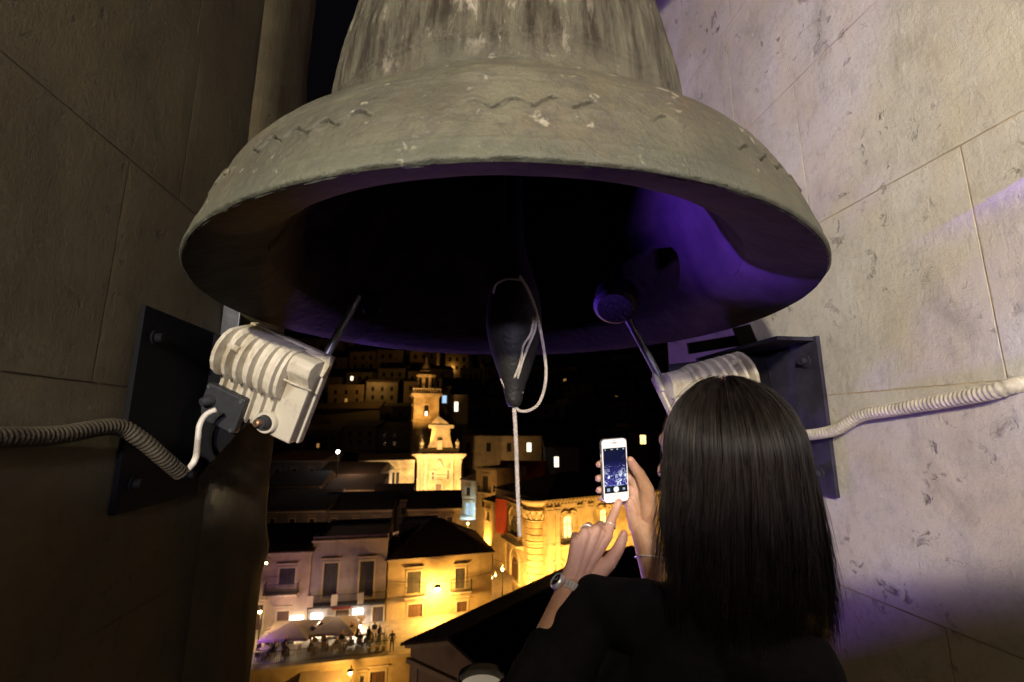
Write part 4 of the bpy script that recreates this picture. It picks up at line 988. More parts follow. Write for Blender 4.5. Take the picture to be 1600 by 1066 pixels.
house('town_house', 'peach plastered town house at the far left with a small railed balcony', 'house', (372, 866, 49.6), (487, 861, 50.6), -20, 9, M['peach'], ('gable', 1.9),
      [(437, 888, 462, 914, 'shut'), (418, 897, 470, 925, 'balcony', 1.0), (433, 955, 452, 990, 'door'), (395, 945, 412, 985, 'door'), (455, 962, 475, 968, 'tube')])
house('town_house', 'flat-fronted mauve-grey house with two tall dark windows and a long balcony', 'house', (490, 845, 50.8), (606, 839, 52.2), -20, 9, M['mauve'], ('flat', .35),
      [(507, 880, 529, 932, 'shut'), (563, 877, 585, 931, 'shut'), (486, 915, 604, 939, 'balcony', 1.1, M['shutter'], (488, 525, 565)), (583, 948, 601, 988, 'door'), (525, 953, 545, 988, 'door'), (519, 945, 549, 951, 'sign'), (552, 951, 568, 958, 'tube'), (487, 958, 504, 967, 'tube')])
house('town_house', 'ochre corner house with hipped dark roof and a bright lamp on its wall', 'house', (607, 874, 52.4), (769, 862, 55.6), -20, 10.5, M['yellow'], ('hip', 3.0),
      [(637, 893, 658, 927, 'shut'), (712, 888, 727, 920, 'shut'), (703, 905, 736, 921, 'balcony', .9), (632, 914, 664, 929, 'balcony', .9), (638, 944, 660, 984, 'door'), (714, 940, 730, 975, 'door')])
house('roof_house', 'small pale rooftop room with one dark opening above the ochre house', 'house', (624, 823, 59), (682, 819, 59.6), -18, 5, M['mauve'], ('flat', .2), [(645, 829, 658, 843, 'win')])

# ---- dark blocks between the terrace and the church
dark = [
    ((405, 800, 63), (508, 797, 64), 'dark tiled house behind the peach house by the left jamb'), ((500, 800, 66), (612, 795, 67), 'dark tiled house behind the mauve-grey house'),
    ((412, 762, 75), (500, 757, 76), 'unlit house with purple-grey wall beside the left jamb'), ((494, 768, 77), (590, 763, 78), 'unlit house in the middle of the dark roofs'),
    ((585, 782, 72), (642, 780, 73), 'unlit house in front of the bright church wing'), ((638, 797, 68), (719, 793, 69), 'dim brown house just below the church front'),
    ((415, 722, 92), (505, 718, 92), 'dark block below the red signal light'), ((500, 738, 90), (592, 742, 90), 'dark block left of the bright church wing')]
for k, (a, b, lab) in enumerate(dark):
    ws = []
    for q in range(3):
        x = a[0] + (b[0] - a[0]) * (.2 + .3 * q); ws.append((x - 4, a[1] + 11, x + 4, a[1] + 22, 'win'))
    house('town_house', lab, 'house', a, b, -22, 9 + k % 3, M['oldstone'] if k == 5 else M['greywall'], ('gable', 1.7) if k % 3 else ('shed', 1.5), ws, 'unlit houses below the church', simple=False)
house('town_palace', 'long brown palace with two tall windows dimly lit from the left', 'palace', (476, 640, 150), (592, 638, 150), -2, 16, M['oldstone'], ('gable', 4), [(502, 655, 515, 676, 'win'), (551, 655, 564, 676, 'win'), (498, 676, 519, 680, 'balcony'), (547, 676, 568, 680, 'balcony')])
house('town_house', 'dark house with a gable wall beside the brown palace', 'house', (585, 634, 158), (612, 634, 160), 0, 12, M['greywall'], ('gable', 5))
# ---- the church
house('church_wing', 'brightly lit low wing with two windows left of the church front', 'church wing', (560, 722, 103), (648, 717, 106), -18, 8, M['stone'], ('shed', 1.0),
      [(612, 738, 617, 756, 'win'), (619, 738, 624, 756, 'win'), (585, 730, 590, 745, 'win')])
ch = empty('church', 'floodlit baroque church front with scrolled gable', 'church', (P(653, 713, 108).x, 108, -19), .05)
s = 108 * CT / FPX                         # metres per picture pixel at the church
zc = lambda py: zy(py, 108) + 19
def cx(px): return (px - 653) * s
cw = MB(); cw.bbox((0, 0, 0), (cx(720), 9, zc(712))); cw.build('front_wall', M['stone'], ch)
for a, b in ((653, 657), (664, 668), (704, 708), (715, 720)):
    q = MB(); q.bbox((cx(a), -.45, 0), (cx(b), -.003, zc(722))); q.bbox((cx(a) - .15, -.6, zc(722) + .003), (cx(b) + .15, -.004, zc(717))); q.bbox((cx(a) - .15, -.6, .003), (cx(b) + .15, -.452, 1.4)); q.build('pilaster', M['trim'], ch)
q = MB()
for k, (y0, y1, o) in enumerate(((716.8, 714.5, .7), (714.4, 712.6, 1.0), (712.5, 709, 1.4))): q.bbox((-o * .8, -o, zc(y0)), (cx(720) + o * .8, -.005, zc(y1)))
q.build('cornice', M['trim'], ch)
# scrolled upper part
L_, R_ = cx(669), cx(704); base, top = zc(708.5), zc(667); pts = []
lw_, rw2 = cx(663), cx(711)
for k in range(9): f = k / 8; pts.append((lw_ + (cx(672.5) - lw_) * (1 - (1 - f) ** 2.6), base + (top - base) * f * .96))
pts2 = [(rw2 + (cx(701) - rw2) * (1 - (1 - k / 8) ** 2.6), base + (top - base) * k / 8 * .96) for k in range(8, -1, -1)]
MB().prism(pts + pts2, .3, 1.8, 1).build('scrolled_gable', M['stone'], ch)
MB().bbox((cx(668), -.1, top * 1 - .35), (cx(707), 2.0, zc(664))).build('gable_cornice', M['trim'], ch)
MB().prism([(cx(669), zc(663.9)), (cx(702), zc(663.9)), (cx(682), zc(650))], .1, 1.7, 1).build('pediment', M['stone'], ch)
for a, b in ((656, 671), (697, 716)):
    q = MB(); q.bbox((cx(a), .2, base), (cx(b), 1.0, zc(704))); q.bbox((cx(a), .1, zc(704) + .003), (cx(b), 1.1, zc(701)));
    for k in range(6): x = cx(a) + (cx(b) - cx(a)) * (k + .5) / 6; q.lathe([(.12, 0), (.2, .3), (.1, .6), (.16, .9)], 8, Matrix.Translation((x, .6, base)))
    q.build('balustrade', M['trim'], ch)
for x in (658, 713):
    q = MB().lathe([(.5, 0), (.5, .4), (.25, .6), (.55, 1.1), (.5, 1.5), (.2, 1.8), (.1, 2.1), (0, 2.3)], 12, Matrix.Translation((cx(x), .6, zc(701) + .01))).build('stone_urn', M['trim'], ch, smooth=40)
for px_, y0, y1, hw in ((677, 738, 750, 1.5), (700, 735, 749, 1.2), (686, 757, 790, 4.4), (664, 765, 775, 2), (700, 766, 774, 2)):
    q = MB(); xc_ = cx(px_); w_ = hw * s; z0, z1 = zc(y1), zc(y0); q.bbox((xc_ - w_, -.06, max(.1, z0)), (xc_ + w_, -.004, z1)); o = q.build('door' if hw > 4 else 'niche', M['wood'] if hw > 4 else M['shutter'], ch)
    r = MB()
    for k in range(8):
        a0, a1 = PI * k / 8, PI * (k + 1) / 8; r.prism([(xc_ + (w_ + d) * math.cos(a), z1 + (w_ + d) * math.sin(a)) for a, d in ((a0, -.05), (a0, .4), (a1, .4), (a1, -.05))], -.25, -.065, 1)
    r.bbox((xc_ - w_ - .4, -.25, max(.1, z0)), (xc_ - w_, -.066, z1)); r.bbox((xc_ + w_, -.25, max(.1, z0)), (xc_ + w_ + .4, -.066, z1)); r.build('surround', M['trim'], o)
MB().bbox((cx(682), -.3, zc(704)), (cx(690), .29, zc(688))).build('gable_panel', M['trim'], ch); MB().bbox((cx(676), -.28, zc(744)), (cx(698), -.004, zc(742.4))).build('string_course', M['trim'], ch); MB().prism([(cx(680), zc(730)), (cx(693), zc(730)), (cx(688), zc(719)), (cx(685), zc(719))], -.4, -.005, 1).build('carved_shield', M['trim'], ch)
# bell tower of the church
tx, ty = P(660, 618, 116).x, 120; tw_ = 3.15; tz = -19
ct = empty('church_tower', 'tall floodlit bell tower with balustrade beside the church front', 'tower', (tx, ty, tz), .30)
zt_ = lambda py: zy(py, 117) - tz
q = MB(); q.bbox((-tw_, -tw_, 0), (tw_, tw_, zt_(620))); q.build('shaft', M['stone'], ct)
for py in (659, 706): MB().bbox((-tw_ - .22, -tw_ - .22, zt_(py)), (tw_ + .22, tw_ + .22, zt_(py) + .35)).build('string_course', M['trim'], ct)
q = MB(); q.bbox((-tw_ - .35, -tw_ - .35, zt_(620) + .003), (tw_ + .35, tw_ + .35, zt_(618))); q.bbox((-tw_ - .75, -tw_ - .75, zt_(618) + .003), (tw_ + .75, tw_ + .75, zt_(615))); q.build('cornice', M['trim'], ct)
q = MB(); e_ = tw_ + .45; zb_ = zt_(615) + .004
q.bbox((-e_, -e_, zb_ + 1.05), (e_, -e_ + .3, zb_ + 1.3)); q.bbox((-e_, e_ - .3, zb_ + 1.05), (e_, e_, zb_ + 1.3)); q.bbox((-e_, -e_ + .302, zb_ + 1.05), (-e_ + .3, e_ - .302, zb_ + 1.3)); q.bbox((e_ - .3, -e_ + .302, zb_ + 1.05), (e_, e_ - .302, zb_ + 1.3))
for k in range(12):
    t_ = -e_ + .2 + (2 * e_ - .4) * k / 11
    for p_ in ((t_, -e_ + .15), (t_, e_ - .15), (-e_ + .15, t_), (e_ - .15, t_)): q.lathe([(.1, 0), (.16, .3), (.07, .7), (.12, 1.05)], 6, Matrix.Translation((*p_, zb_)))
q.build('balustrade', M['trim'], ct)
for sgn, rot in ((0, 0), (1, -PI / 2)):
    Mq = Matrix.Rotation(rot, 4, 'Z'); q = MB(); q.bbox((-.55, -tw_ - .03, zt_(650)), (.55, -tw_ - .004, zt_(634)), Mq); n_ = q.build('bell_opening', M['pane'], ct)
    r = MB()
    for k in range(8):
        a0, a1 = PI * k / 8, PI * (k + 1) / 8; r.prism([((.55 + d) * math.cos(a), zt_(634) + (.55 + d) * math.sin(a)) for a, d in ((a0, -.05), (a0, .3), (a1, .3), (a1, -.05))], -tw_ - .2, -tw_ - .035, 1, Mq)
    r.build('arch', M['trim'], n_)
    if not sgn: MB().bbox((-.35, -tw_ - .10, zt_(650)), (.35, -tw_ - .035, zt_(643)), Mq).build('lamp_glow', M['lit_w'], n_)
oc = Matrix.Rotation(PI / 8, 4, 'Z'); z0 = zb_
MB().lathe([(2.35, z0), (2.35, zt_(588)), (2.75, zt_(587)), (2.8, zt_(584.5)), (.01, zt_(584))], 8, oc).build('octagon_stage', M['stone'], ct)
for k in range(8):
    Mq = Matrix.Rotation(k * PI / 4, 4, 'Z'); MB().bbox((-.42, -2.26, z0 + .8), (.42, -2.18, zt_(590)), Mq).build('opening', M['pane'], ct)
MB().lathe([(1.6, zt_(584) + .01), (1.6, zt_(580)), (1.9, zt_(579.5)), (1.9, zt_(578)), (1.5, zt_(577)), (1.25, zt_(572)), (.6, zt_(566)), (.2, zt_(562)), (.12, zt_(556)), (0, zt_(555))], 16, oc).build('cupola', M['oldstone'], ct, smooth=40)

# ---- the street beside the church
house('town_house', 'pale house with a cyan-lit shop right of the church', 'house', (721, 752, 98), (745, 749, 95), -20, 7, M['stone'], ('shed', 1.2), [(727, 786, 734, 806, 'litb'), (735, 786, 741, 806, 'litb'), (728, 762, 735, 774, 'win')], rmat=M['tiles'])
house('town_house', 'narrow tall house with one balcony between shop and red roof', 'house', (744, 732, 90), (776, 735, 86), -20.5, 8, M['peach'], ('flat', .3), [(754, 744, 763, 768, 'shut'), (750, 757, 768, 769, 'balcony', .8), (770, 758, 774, 768, 'win'), (752, 780, 758, 792, 'win')])
house('town_house', 'dark red roofed house behind the floodlit palace', 'house', (776, 752, 92), (846, 752, 90), -20, 9, M['redwall'], ('gable', 3.4), rmat=M['redroof'])
house('town_house', 'house with a red painted wall above the bright street', 'house', (757, 787, 74), (790, 782, 69), -21.7, 6, M['yellow'], ('shed', 1.0), [(760, 800, 765, 812, 'win'), (763, 860, 771, 885, 'door')])
rp_ = MB().box((0, 0, 0), (2.1, .08, 4.6)).build('red_banner', M['redwall'], bevel=.01); rp_.location = P(783, 806, 68.3) + V((0, -.3, 0)); rp_.rotation_euler = (0, 0, -.7); tag(rp_, 'long red banner hung on the house at the top of the bright street', 'banner')
# ---- floodlit palace
fpal = house('floodlit_palace', 'ornate floodlit palace front with tall arched lit windows', 'palace', (853, 786, 61), (1075, 757, 74), -22, 14, M['stone'], ('hip', 2.5),
      [(880, 806, 894, 842, 'arch_lit'), (937, 796, 948, 820, 'arch_lit'), (1008, 776, 1019, 806, 'arch_lit'), (861, 888, 882, 950, 'arch_door'), (925, 870, 942, 930, 'arch_door'), (874, 843, 902, 848, 'balcony', .9), (931, 823, 956, 827, 'balcony', .9), (855, 790, 1070, 792.5, 'band'), (855, 853, 925, 857, 'band'), (926, 845, 1030, 848, 'band')])
fp = house('palace_side', 'side front of the floodlit palace facing the bright street', 'palace', (786, 786, 70.5), (822, 785.5, 62.5), -22, 6, M['stone'], ('flat', .5), [(797, 806, 809, 835, 'arch_win'), (792, 838, 818, 846, 'balcony', 1.0), (798, 870, 811, 905, 'arch_door')])
A_, B_ = P(853, 786, 61), P(1075, 757, 74); A_.z = B_.z = (A_.z + B_.z) / 2; du_ = (B_ - A_).normalized(); HP = A_.z + 22; WP = (B_ - A_).length
for pxq in (858, 870, 905, 922, 960, 992, 1030, 1055):
    uq, _ = facade_px(A_, du_, pxq, 800); q = MB(); q.bbox((uq - .32, -.20, 0), (uq + .32, -.004, HP - 1.2)); q.bbox((uq - .45, -.34, HP - 1.198), (uq + .45, -.004, HP - .95)); q.prism([(uq - .32, HP - 1.9), (uq + .32, HP - 1.9), (uq + .5, HP - 1.3), (uq - .5, HP - 1.3)], -.36, -.203, 1); q.bbox((uq - .42, -.32, .002), (uq + .42, -.204, 1.6)); q.build('pilaster', M['trim'], fpal)
q = MB(); k = .3
while k < WP - .3: q.bbox((k - .09, -.5, HP - .60), (k + .09, -.246, HP - .24)); k += .55
q.build('eaves_brackets', M['trim'], fpal, kind='stuff')
for pxq in (887, 942.5, 1013.5):
    uq, _ = facade_px(A_, du_, pxq, 800); _, zq = facade_px(A_, du_, pxq, {887: 800, 942.5: 790.5, 1013.5: 771}[pxq]); zq = min(zq + 22, HP - 1.3)
    MB().lathe([(.01, 0), (.32, .02), (.36, .2), (.2, .45), (.01, .5)], 10, Matrix.Translation((uq, -.16, zq - .35))).build('carved_shell', M['trim'], fpal, smooth=40)
    q = MB()
    for s_ in (-1, 1): q.tube(catmull([(uq, -.2, zq), (uq + s_ * .6, -.24, zq + .18), (uq + s_ * 1.1, -.24, zq - .05), (uq + s_ * 1.15, -.2, zq - .4), (uq + s_ * .95, -.2, zq - .35)], 5), .11, 6)
    q.build('carved_scroll', M['trim'], fpal, smooth='all', kind='stuff')
co_ = empty('corner_pier', 'rounded rusticated corner pier of the floodlit palace with carved capital', 'pier', (P(838, 800, 61.5).x, 61.5 + 1.2, -22), 0)
hz_ = zy(785, 61) + 22; nb = 13
for k in range(nb):
    z0, z1 = hz_ * .80 * k / nb, hz_ * .80 * (k + 1) / nb
    MB().lathe([(.01, z0 + .04), (1.30, z0 + .04), (1.38, z0 + .12), (1.38, z1 - .06), (1.30, z1), (.01, z1)], 18, Matrix.Identity(4)).build('stone_drum', M['stone'], co_, smooth=30)
z0 = hz_ * .80; MB().lathe([(1.3, z0), (1.5, z0 + .15), (1.3, z0 + .3), (1.35, z0 + .9), (1.7, z0 + 1.25), (1.75, z0 + 1.4), (1.4, z0 + 1.5), (1.4, z0 + 1.9), (1.8, z0 + 2.2), (2.0, hz_ - .05), (2.0, hz_ + .15), (0.01, hz_ + .15)], 20).build('capital', M['trim'], co_, smooth=30)
q = MB()
for k in range(7):
    a = -PI / 2 + (k - 3) * .5; q.tube(catmull([(1.35 * math.cos(a), 1.35 * math.sin(a), z0 + .35), (1.62 * math.cos(a), 1.62 * math.sin(a), z0 + .7), (1.8 * math.cos(a), 1.8 * math.sin(a), z0 + 1.05), (1.66 * math.cos(a), 1.66 * math.sin(a), z0 + 1.2)], 4), .12, 6)
q.build('carved_leaves', M['trim'], co_, smooth='all')
# ---- the dark-roofed chapel close below
fd, fp_ = V((.61, .792, 0)), V((.792, -.61, 0)); A0 = P(642, 1003, 33.3); zE = A0.z; hw = 3.9; Ln = 27
cz = empty('chapel', 'dark tiled chapel roof with pinkish gable end just below the tower', 'chapel', (A0.x, A0.y, -26), math.atan2(fp_.y, fp_.x))
hE = zE + 26; W2 = 2 * hw; rh = 1.25
g = MB(); g.prism([(0, 0), (W2, 0), (W2, hE), (hw, hE + rh), (0, hE)], 0, Ln, 1); g.build('wall', M['peach'], cz)
for sgn in (0, 1):
    # roof slope with rows of real ridged tiles joined as one roof
    ro = MB(); nt_ = 120; 
    e0, e1 = (-.45, hw) if sgn == 0 else (W2 + .45, hw); zz0, zz1 = hE - .45 * rh / hw + .05, hE + rh + .05
    ro.add([(e0, -.5, zz0), (e1, -.5, zz1), (e1, Ln + .5, zz1), (e0, Ln + .5, zz0), (e0, -.5, zz0 - .1), (e1, -.5, zz1 - .1), (e1, Ln + .5, zz1 - .1), (e0, Ln + .5, zz0 - .1)], [(0, 1, 2, 3), (7, 6, 5, 4), (0, 4, 5, 1), (1, 5, 6, 2), (2, 6, 7, 3), (3, 7, 4, 0)])
    rs = ro.build('roof_slope', M['tiles'], cz); tl = MB()
    for k in range(nt_):
        y = -.4 + (Ln + .8) * k / nt_
        for j in range(9):
            t0, t1 = j / 9, (j + 1.08) / 9; r0, r1 = .075, .095; jz = rnd.uniform(-.012, .012)
            tl.tube([(e0 + (e1 - e0) * (1 - t1), y + jz, zz0 + (zz1 - zz0) * (1 - t1) + .01), (e0 + (e1 - e0) * (1 - t0), y - jz, zz0 + (zz1 - zz0) * (1 - t0) + .035)], [r0, r1], 6)
    tl.build('tile_rows', M['tiles'], rs, kind='stuff')
q = MB(); q.prism([(-.35, hE - .12), (hw, hE + rh - .12), (W2 + .35, hE - .12), (W2 + .35, hE - .42), (hw, hE + rh - .42), (-.35, hE - .42)], -.22, -.003, 1); q.bbox((-.2, -.2, hE - 1.25), (W2 + .2, -.004, hE - .95)); q.build('pediment_moulding', M['trim'], cz)
for x in (.35, W2 - .85): MB().bbox((x, -.14, 0), (x + .5, -.005, hE - 1.252)).build('pilaster', M['trim'], cz)
for x0 in (1.9, 4.7):
    o = MB().bbox((x0, -.03, hE - 4.2), (x0 + 1.1, -.006, hE - 2.6)).build('window', M['pane'], cz); q = MB()
    q.bbox((x0 - .2, -.12, hE - 4.4), (x0 - .003, -.007, hE - 2.4)); q.bbox((x0 + 1.103, -.12, hE - 4.4), (x0 + 1.3, -.007, hE - 2.4)); q.bbox((x0, -.12, hE - 2.598), (x0 + 1.1, -.007, hE - 2.4)); q.bbox((x0 + .5, -.08, hE - 4.2), (x0 + .6, -.031, hE - 2.6)); q.bbox((x0 - .3, -.2, hE - 2.1), (x0 + 1.4, -.008, hE - 1.95)); q.build('surround', M['trim'], o)

light('POINT', 'gable_fill', A0 + V((-3.5, -7, -3.5)), 260, (1, .62, .42), .3)  # added fill to brighten the chapel gable, no lamp stands there
# ---- hillside houses
r = random.Random(21); hh_ = 0
ORD = 'first second third fourth fifth sixth seventh eighth ninth tenth eleventh twelfth thirteenth fourteenth fifteenth sixteenth seventeenth eighteenth nineteenth twentieth'.split()
where = {0: 'left', 1: 'centre', 2: 'right'}
for row in range(8):
    F = 128 + row * 14; px = 425 + r.uniform(0, 25); cnt_ = -1
    while px < 1045:
        wpx = r.uniform(34, 64) * (1 - row * .02); gx = P(px + wpx / 2, 600, F).x; g0 = gz(gx, F)
        if row == 1 and 455 < px + wpx / 2 < 612: px += wpx; continue
        hgt = r.uniform(5.5, 9.5); pt = 533 - FPX * math.tan(math.atan((g0 + hgt) / F) - TH)
        ws = []
        if row < 6:
            for q in range(r.randint(2, 3)):
                for fl_ in range(2):
                    x = px + wpx * (.2 + .3 * q); y = pt + 7 + fl_ * 13; u = r.random()
                    ws.append((x - 2.2, y, x + 2.2, y + 6.5, 'litd' if u < .05 else ('litw' if u < .065 else 'win')))
        wm_ = r.choice([0, 1]); rk = r.choice([0, 1, 2]); cnt_ += 1
        house('hillside_house', '%s %s house, %s from the left in the %s row up the dark hill' % (('brown', 'grey')[wm_], ('gabled', 'lean-to roofed', 'flat-roofed')[rk], ORD[cnt_], ORD[row]), 'house', (px, pt, F + r.uniform(-3, 3)), (px + wpx, pt + r.uniform(-2, 2), F + r.uniform(-3, 3)), g0 - 6, r.uniform(8, 11), (M['oldstone'], M['greywall'])[wm_], (('gable', 1.8), ('shed', 1.4), ('flat', .5))[rk], ws, 'dark houses on the hillside', simple=True)
        px += wpx + r.uniform(2, 14); hh_ += 1
# individually lit houses
house('hillside_house', 'dark house with a single pale blue lit window right of the tower', 'house', (684, 606, 132), (706, 606, 132), -12, 8, M['greywall'], ('flat', .4), [(691, 618, 698, 630, 'litb')], simple=True)
house('hillside_house', 'pale house with one bright white window right of the blue one', 'house', (704, 620, 128), (731, 618, 128), -12, 8, M['greywall'], ('flat', .4), [(710, 628, 716, 643, 'litw')], simple=True)
house('hillside_house', 'long house with a row of windows, one lit, above the red roof', 'house', (722, 683, 121), (846, 680, 119), -12, 8, M['oldstone'], ('gable', 2), [(728, 692, 735, 706, 'win'), (760, 692, 767, 706, 'win'), (792, 692, 799, 706, 'win'), (823, 692, 830, 706, 'litw')], simple=True)
house('hillside_house', 'dark house with one white window above the floodlit palace', 'house', (852, 700, 112), (905, 698, 112), -14, 8, M['greywall'], ('gable', 2), [(866, 714, 873, 730, 'litw')], simple=True)
house('hillside_house', 'house with a dull orange lit wall high on the right', 'house', (866, 612, 165), (908, 611, 165), 0, 8, M['oldstone'], ('flat', .4), [(872, 618, 880, 634, 'win'), (893, 618, 900, 634, 'win')], simple=True)
house('hillside_house', 'small house with a yellow lit window beside the woman’s face', 'house', (990, 676, 120), (1035, 676, 120), -14, 8, M['greywall'], ('flat', .4), [(1000, 680, 1009, 694, 'lit')], simple=True)
house('hillside_house', 'low yellow-lit wall under two street lamps near the hilltop', 'house', (697, 575, 190), (752, 573, 190), 12, 8, M['stone'], ('flat', .4), [(706, 580, 712, 590, 'win'), (724, 580, 730, 590, 'win')], simple=True)
house('hillside_house', 'far house with two small bright windows near the left floodlight', 'house', (516, 566, 190), (560, 566, 190), 12, 8, M['greywall'], ('flat', .4), [(527, 571, 534, 579, 'litw'), (538, 571, 545, 579, 'litw')], simple=True)

# ---- lamps
def lamp(label, px, py, F, energy, col=SOD, kind='wall', r=.16, bulbm='bulb', off=(0, 0, 0), post=4.5, light_off=(0, -.35, -.1)):
    p = P(px, py, F) + V(off)
    e = empty('street_lamp', label, 'street lamp', p)
    MB().lathe([(max(r * math.sin(PI * i / 8), 1e-4), -r * math.cos(PI * i / 8)) for i in range(9)], 12).build('bulb', M[bulbm], e, smooth='all')
    MB().lathe([(.05, r + .16), (r * 1.6, r + .06), (r * 1.75, r + .01), (r * 1.6, r + .01)], 12).build('shade', M['rail'], e, smooth=40)
    if kind == 'post': MB().tube([(0, .22, -post), (0, .22, .25), (0, .12, .5), (0, 0, r + .16)], [.09, .06, .045, .03], 8).build('pole', M['rail'], e, smooth=40)
    else: MB().tube([(0, .75, .1), (0, .5, .4), (0, .1, .42), (0, 0, r + .14)], .03, 6).build('arm', M['rail'], e, smooth=40)
    if energy: light('POINT', 'lamp_light', p + V(light_off), energy, col, r)
    return e
lamp('bright lamp on the ochre corner house between its two balconies', 684, 919, 52.6, 4200, off=(0, -.35, 0), light_off=(0, -.15, -.5), r=.26)
lamp('lamp glowing in front of the yellow retaining wall', 555, 1040, 43.6, 1100, kind='post', off=(0, -1.2, 0), post=4.6)
lamp('lamp at the far left edge of the café terrace', 406, 956, 47.5, 380, WARM, kind='post', post=4)
lamp('small lamp peeping past the left jamb', 416, 880, 44, 30, WARM, r=.10)
lamp('lamp on the street between ochre house and palace', 785, 890, 59, 5500, kind='post', post=4.5, light_off=(0, 0, .3))
lamp('lower one of two small lamps beside the ochre house', 768, 903, 57.5, 120, WARM, r=.10)
lamp('higher one of two small lamps beside the ochre house', 774, 899, 58.5, 0, WARM, r=.10)
lamp('lamp in the middle of the bright street', 731, 818, 82, 2600, kind='post', post=4)
lamp('lamp at the foot of the church front, left', 663, 779, 101, 0, r=.30)
lamp('lamp at the foot of the church front, right', 703, 777, 102, 0, r=.30)
lamp('street lamp left on the hilltop above the yellow-lit wall', 705, 573, 186, 500, SOD, r=.42, kind='post', light_off=(0, -2, -1))
lamp('street lamp right on the hilltop beside the clapper', 757, 569, 186, 400, SOD, r=.42, kind='post', light_off=(0, -1, -1))
lamp('white lamp among the dark roofs left of the church', 528, 706, 84, 160, (.7, .85, 1), r=.28, bulbm='bulb_w', kind='post', post=8)
lamp('red signal light beside the left floodlight', 473, 678, 95, 0, (1, .1, .05), r=.22, bulbm='bulb_r', kind='post', post=8)
lamp('tiny white lamp high on the hill left of the tower', 573, 543, 215, 0, r=.2, bulbm='bulb_w')
lamp('tiny pair lamp high on the hill right of the clapper', 882, 554, 215, 0, r=.2, bulbm='bulb_w')
lamp('tiny blue lamp on the dark hill left of the tower', 560, 594, 175, 0, r=.22, bulbm='bulb_c')
lamp('small white lamp on the left end of the terrace café', 562, 978, 49, 90, (1, .95, .85), r=.14, bulbm='bulb_w')
# ground floodlights (their heads are below the roofs in view)
def flood(px, py, F, tgt, e, col=SOD, spot=110, size=.3): return light('SPOT', 'ground_flood', P(px, py, F), e * 1.7, col, size, P(*tgt), spot, .6)
flood(668, 782, 100, (672, 745, 108), 4200, (1, .58, .20), 130)
flood(706, 782, 101, (700, 740, 108), 4200, (1, .58, .20), 130)
flood(690, 786, 96, (686, 690, 108), 16000, (1, .58, .2), 60)
flood(640, 770, 98, (625, 745, 104), 3500, WARM, 140)
flood(630, 700, 100, (658, 620, 117), 11000, (1, .48, .10), 45)
flood(668, 700, 106, (665, 600, 117), 3500, (1, .42, .08), 60)
flood(850, 930, 55, (850, 850, 61), 4200, SOD, 140)
flood(905, 930, 56, (900, 850, 63), 4200, SOD, 140)
flood(965, 925, 58, (960, 840, 67), 4200, SOD, 140)
flood(1020, 900, 60, (1015, 820, 70), 3000, SOD, 140)
flood(805, 930, 60, (803, 850, 66), 2000, SOD, 140)
flood(752, 862, 72, (757, 800, 78), 3200, SOD, 130)
for px_, py_, F_, e_ in ((470, 765, 73, 260), (556, 748, 76, 240), (612, 806, 63, 200), (520, 800, 61, 140), (560, 712, 88, 420), (690, 820, 66, 240)): light('POINT', 'dark_block_fill', P(px_, py_, F_) + V((0, -1.5, -1)), e_, (1, .55, .3), .4)  # added fills that lift the dark blocks, no lamps there
light('POINT', 'shop_glow', P(733, 800, 93.5), 700, (.55, .85, 1), .5)
light('POINT', 'palace_lamp', P(478, 668, 143), 9000, SOD, .6)
light('POINT', 'hill_lamp', P(585, 590, 150), 1500, SOD, .6); light('POINT', 'hill_lamp', P(880, 640, 155), 800, SOD, .6)
# café lights: white under the parasols, purple stage light at the left
light('POINT', 'cafe_light', P(500, 975, 49.3), 500, (1, .85, .62), .3); light('POINT', 'cafe_light', P(560, 968, 49.8), 550, (1, .88, .7), .3)
light('POINT', 'cafe_light', P(455, 972, 48.6), 600, (1, .72, .4), .3)
light('SPOT', 'piazza_purple_light', P(380, 1000, 44), 420, (.45, .16, 1), .3, P(520, 900, 51), 120, .8)
light('POINT', 'piazza_purple_light', P(405, 1000, 44.5), 40, (.38, .12, 1), .3)

light('POINT', 'cafe_light', P(455, 940, 48.0), 110, (1, .62, .42), .3); light('POINT', 'cafe_light', P(530, 938, 48.6), 90, (1, .72, .5), .3)  # added fill in front of and above the parasols
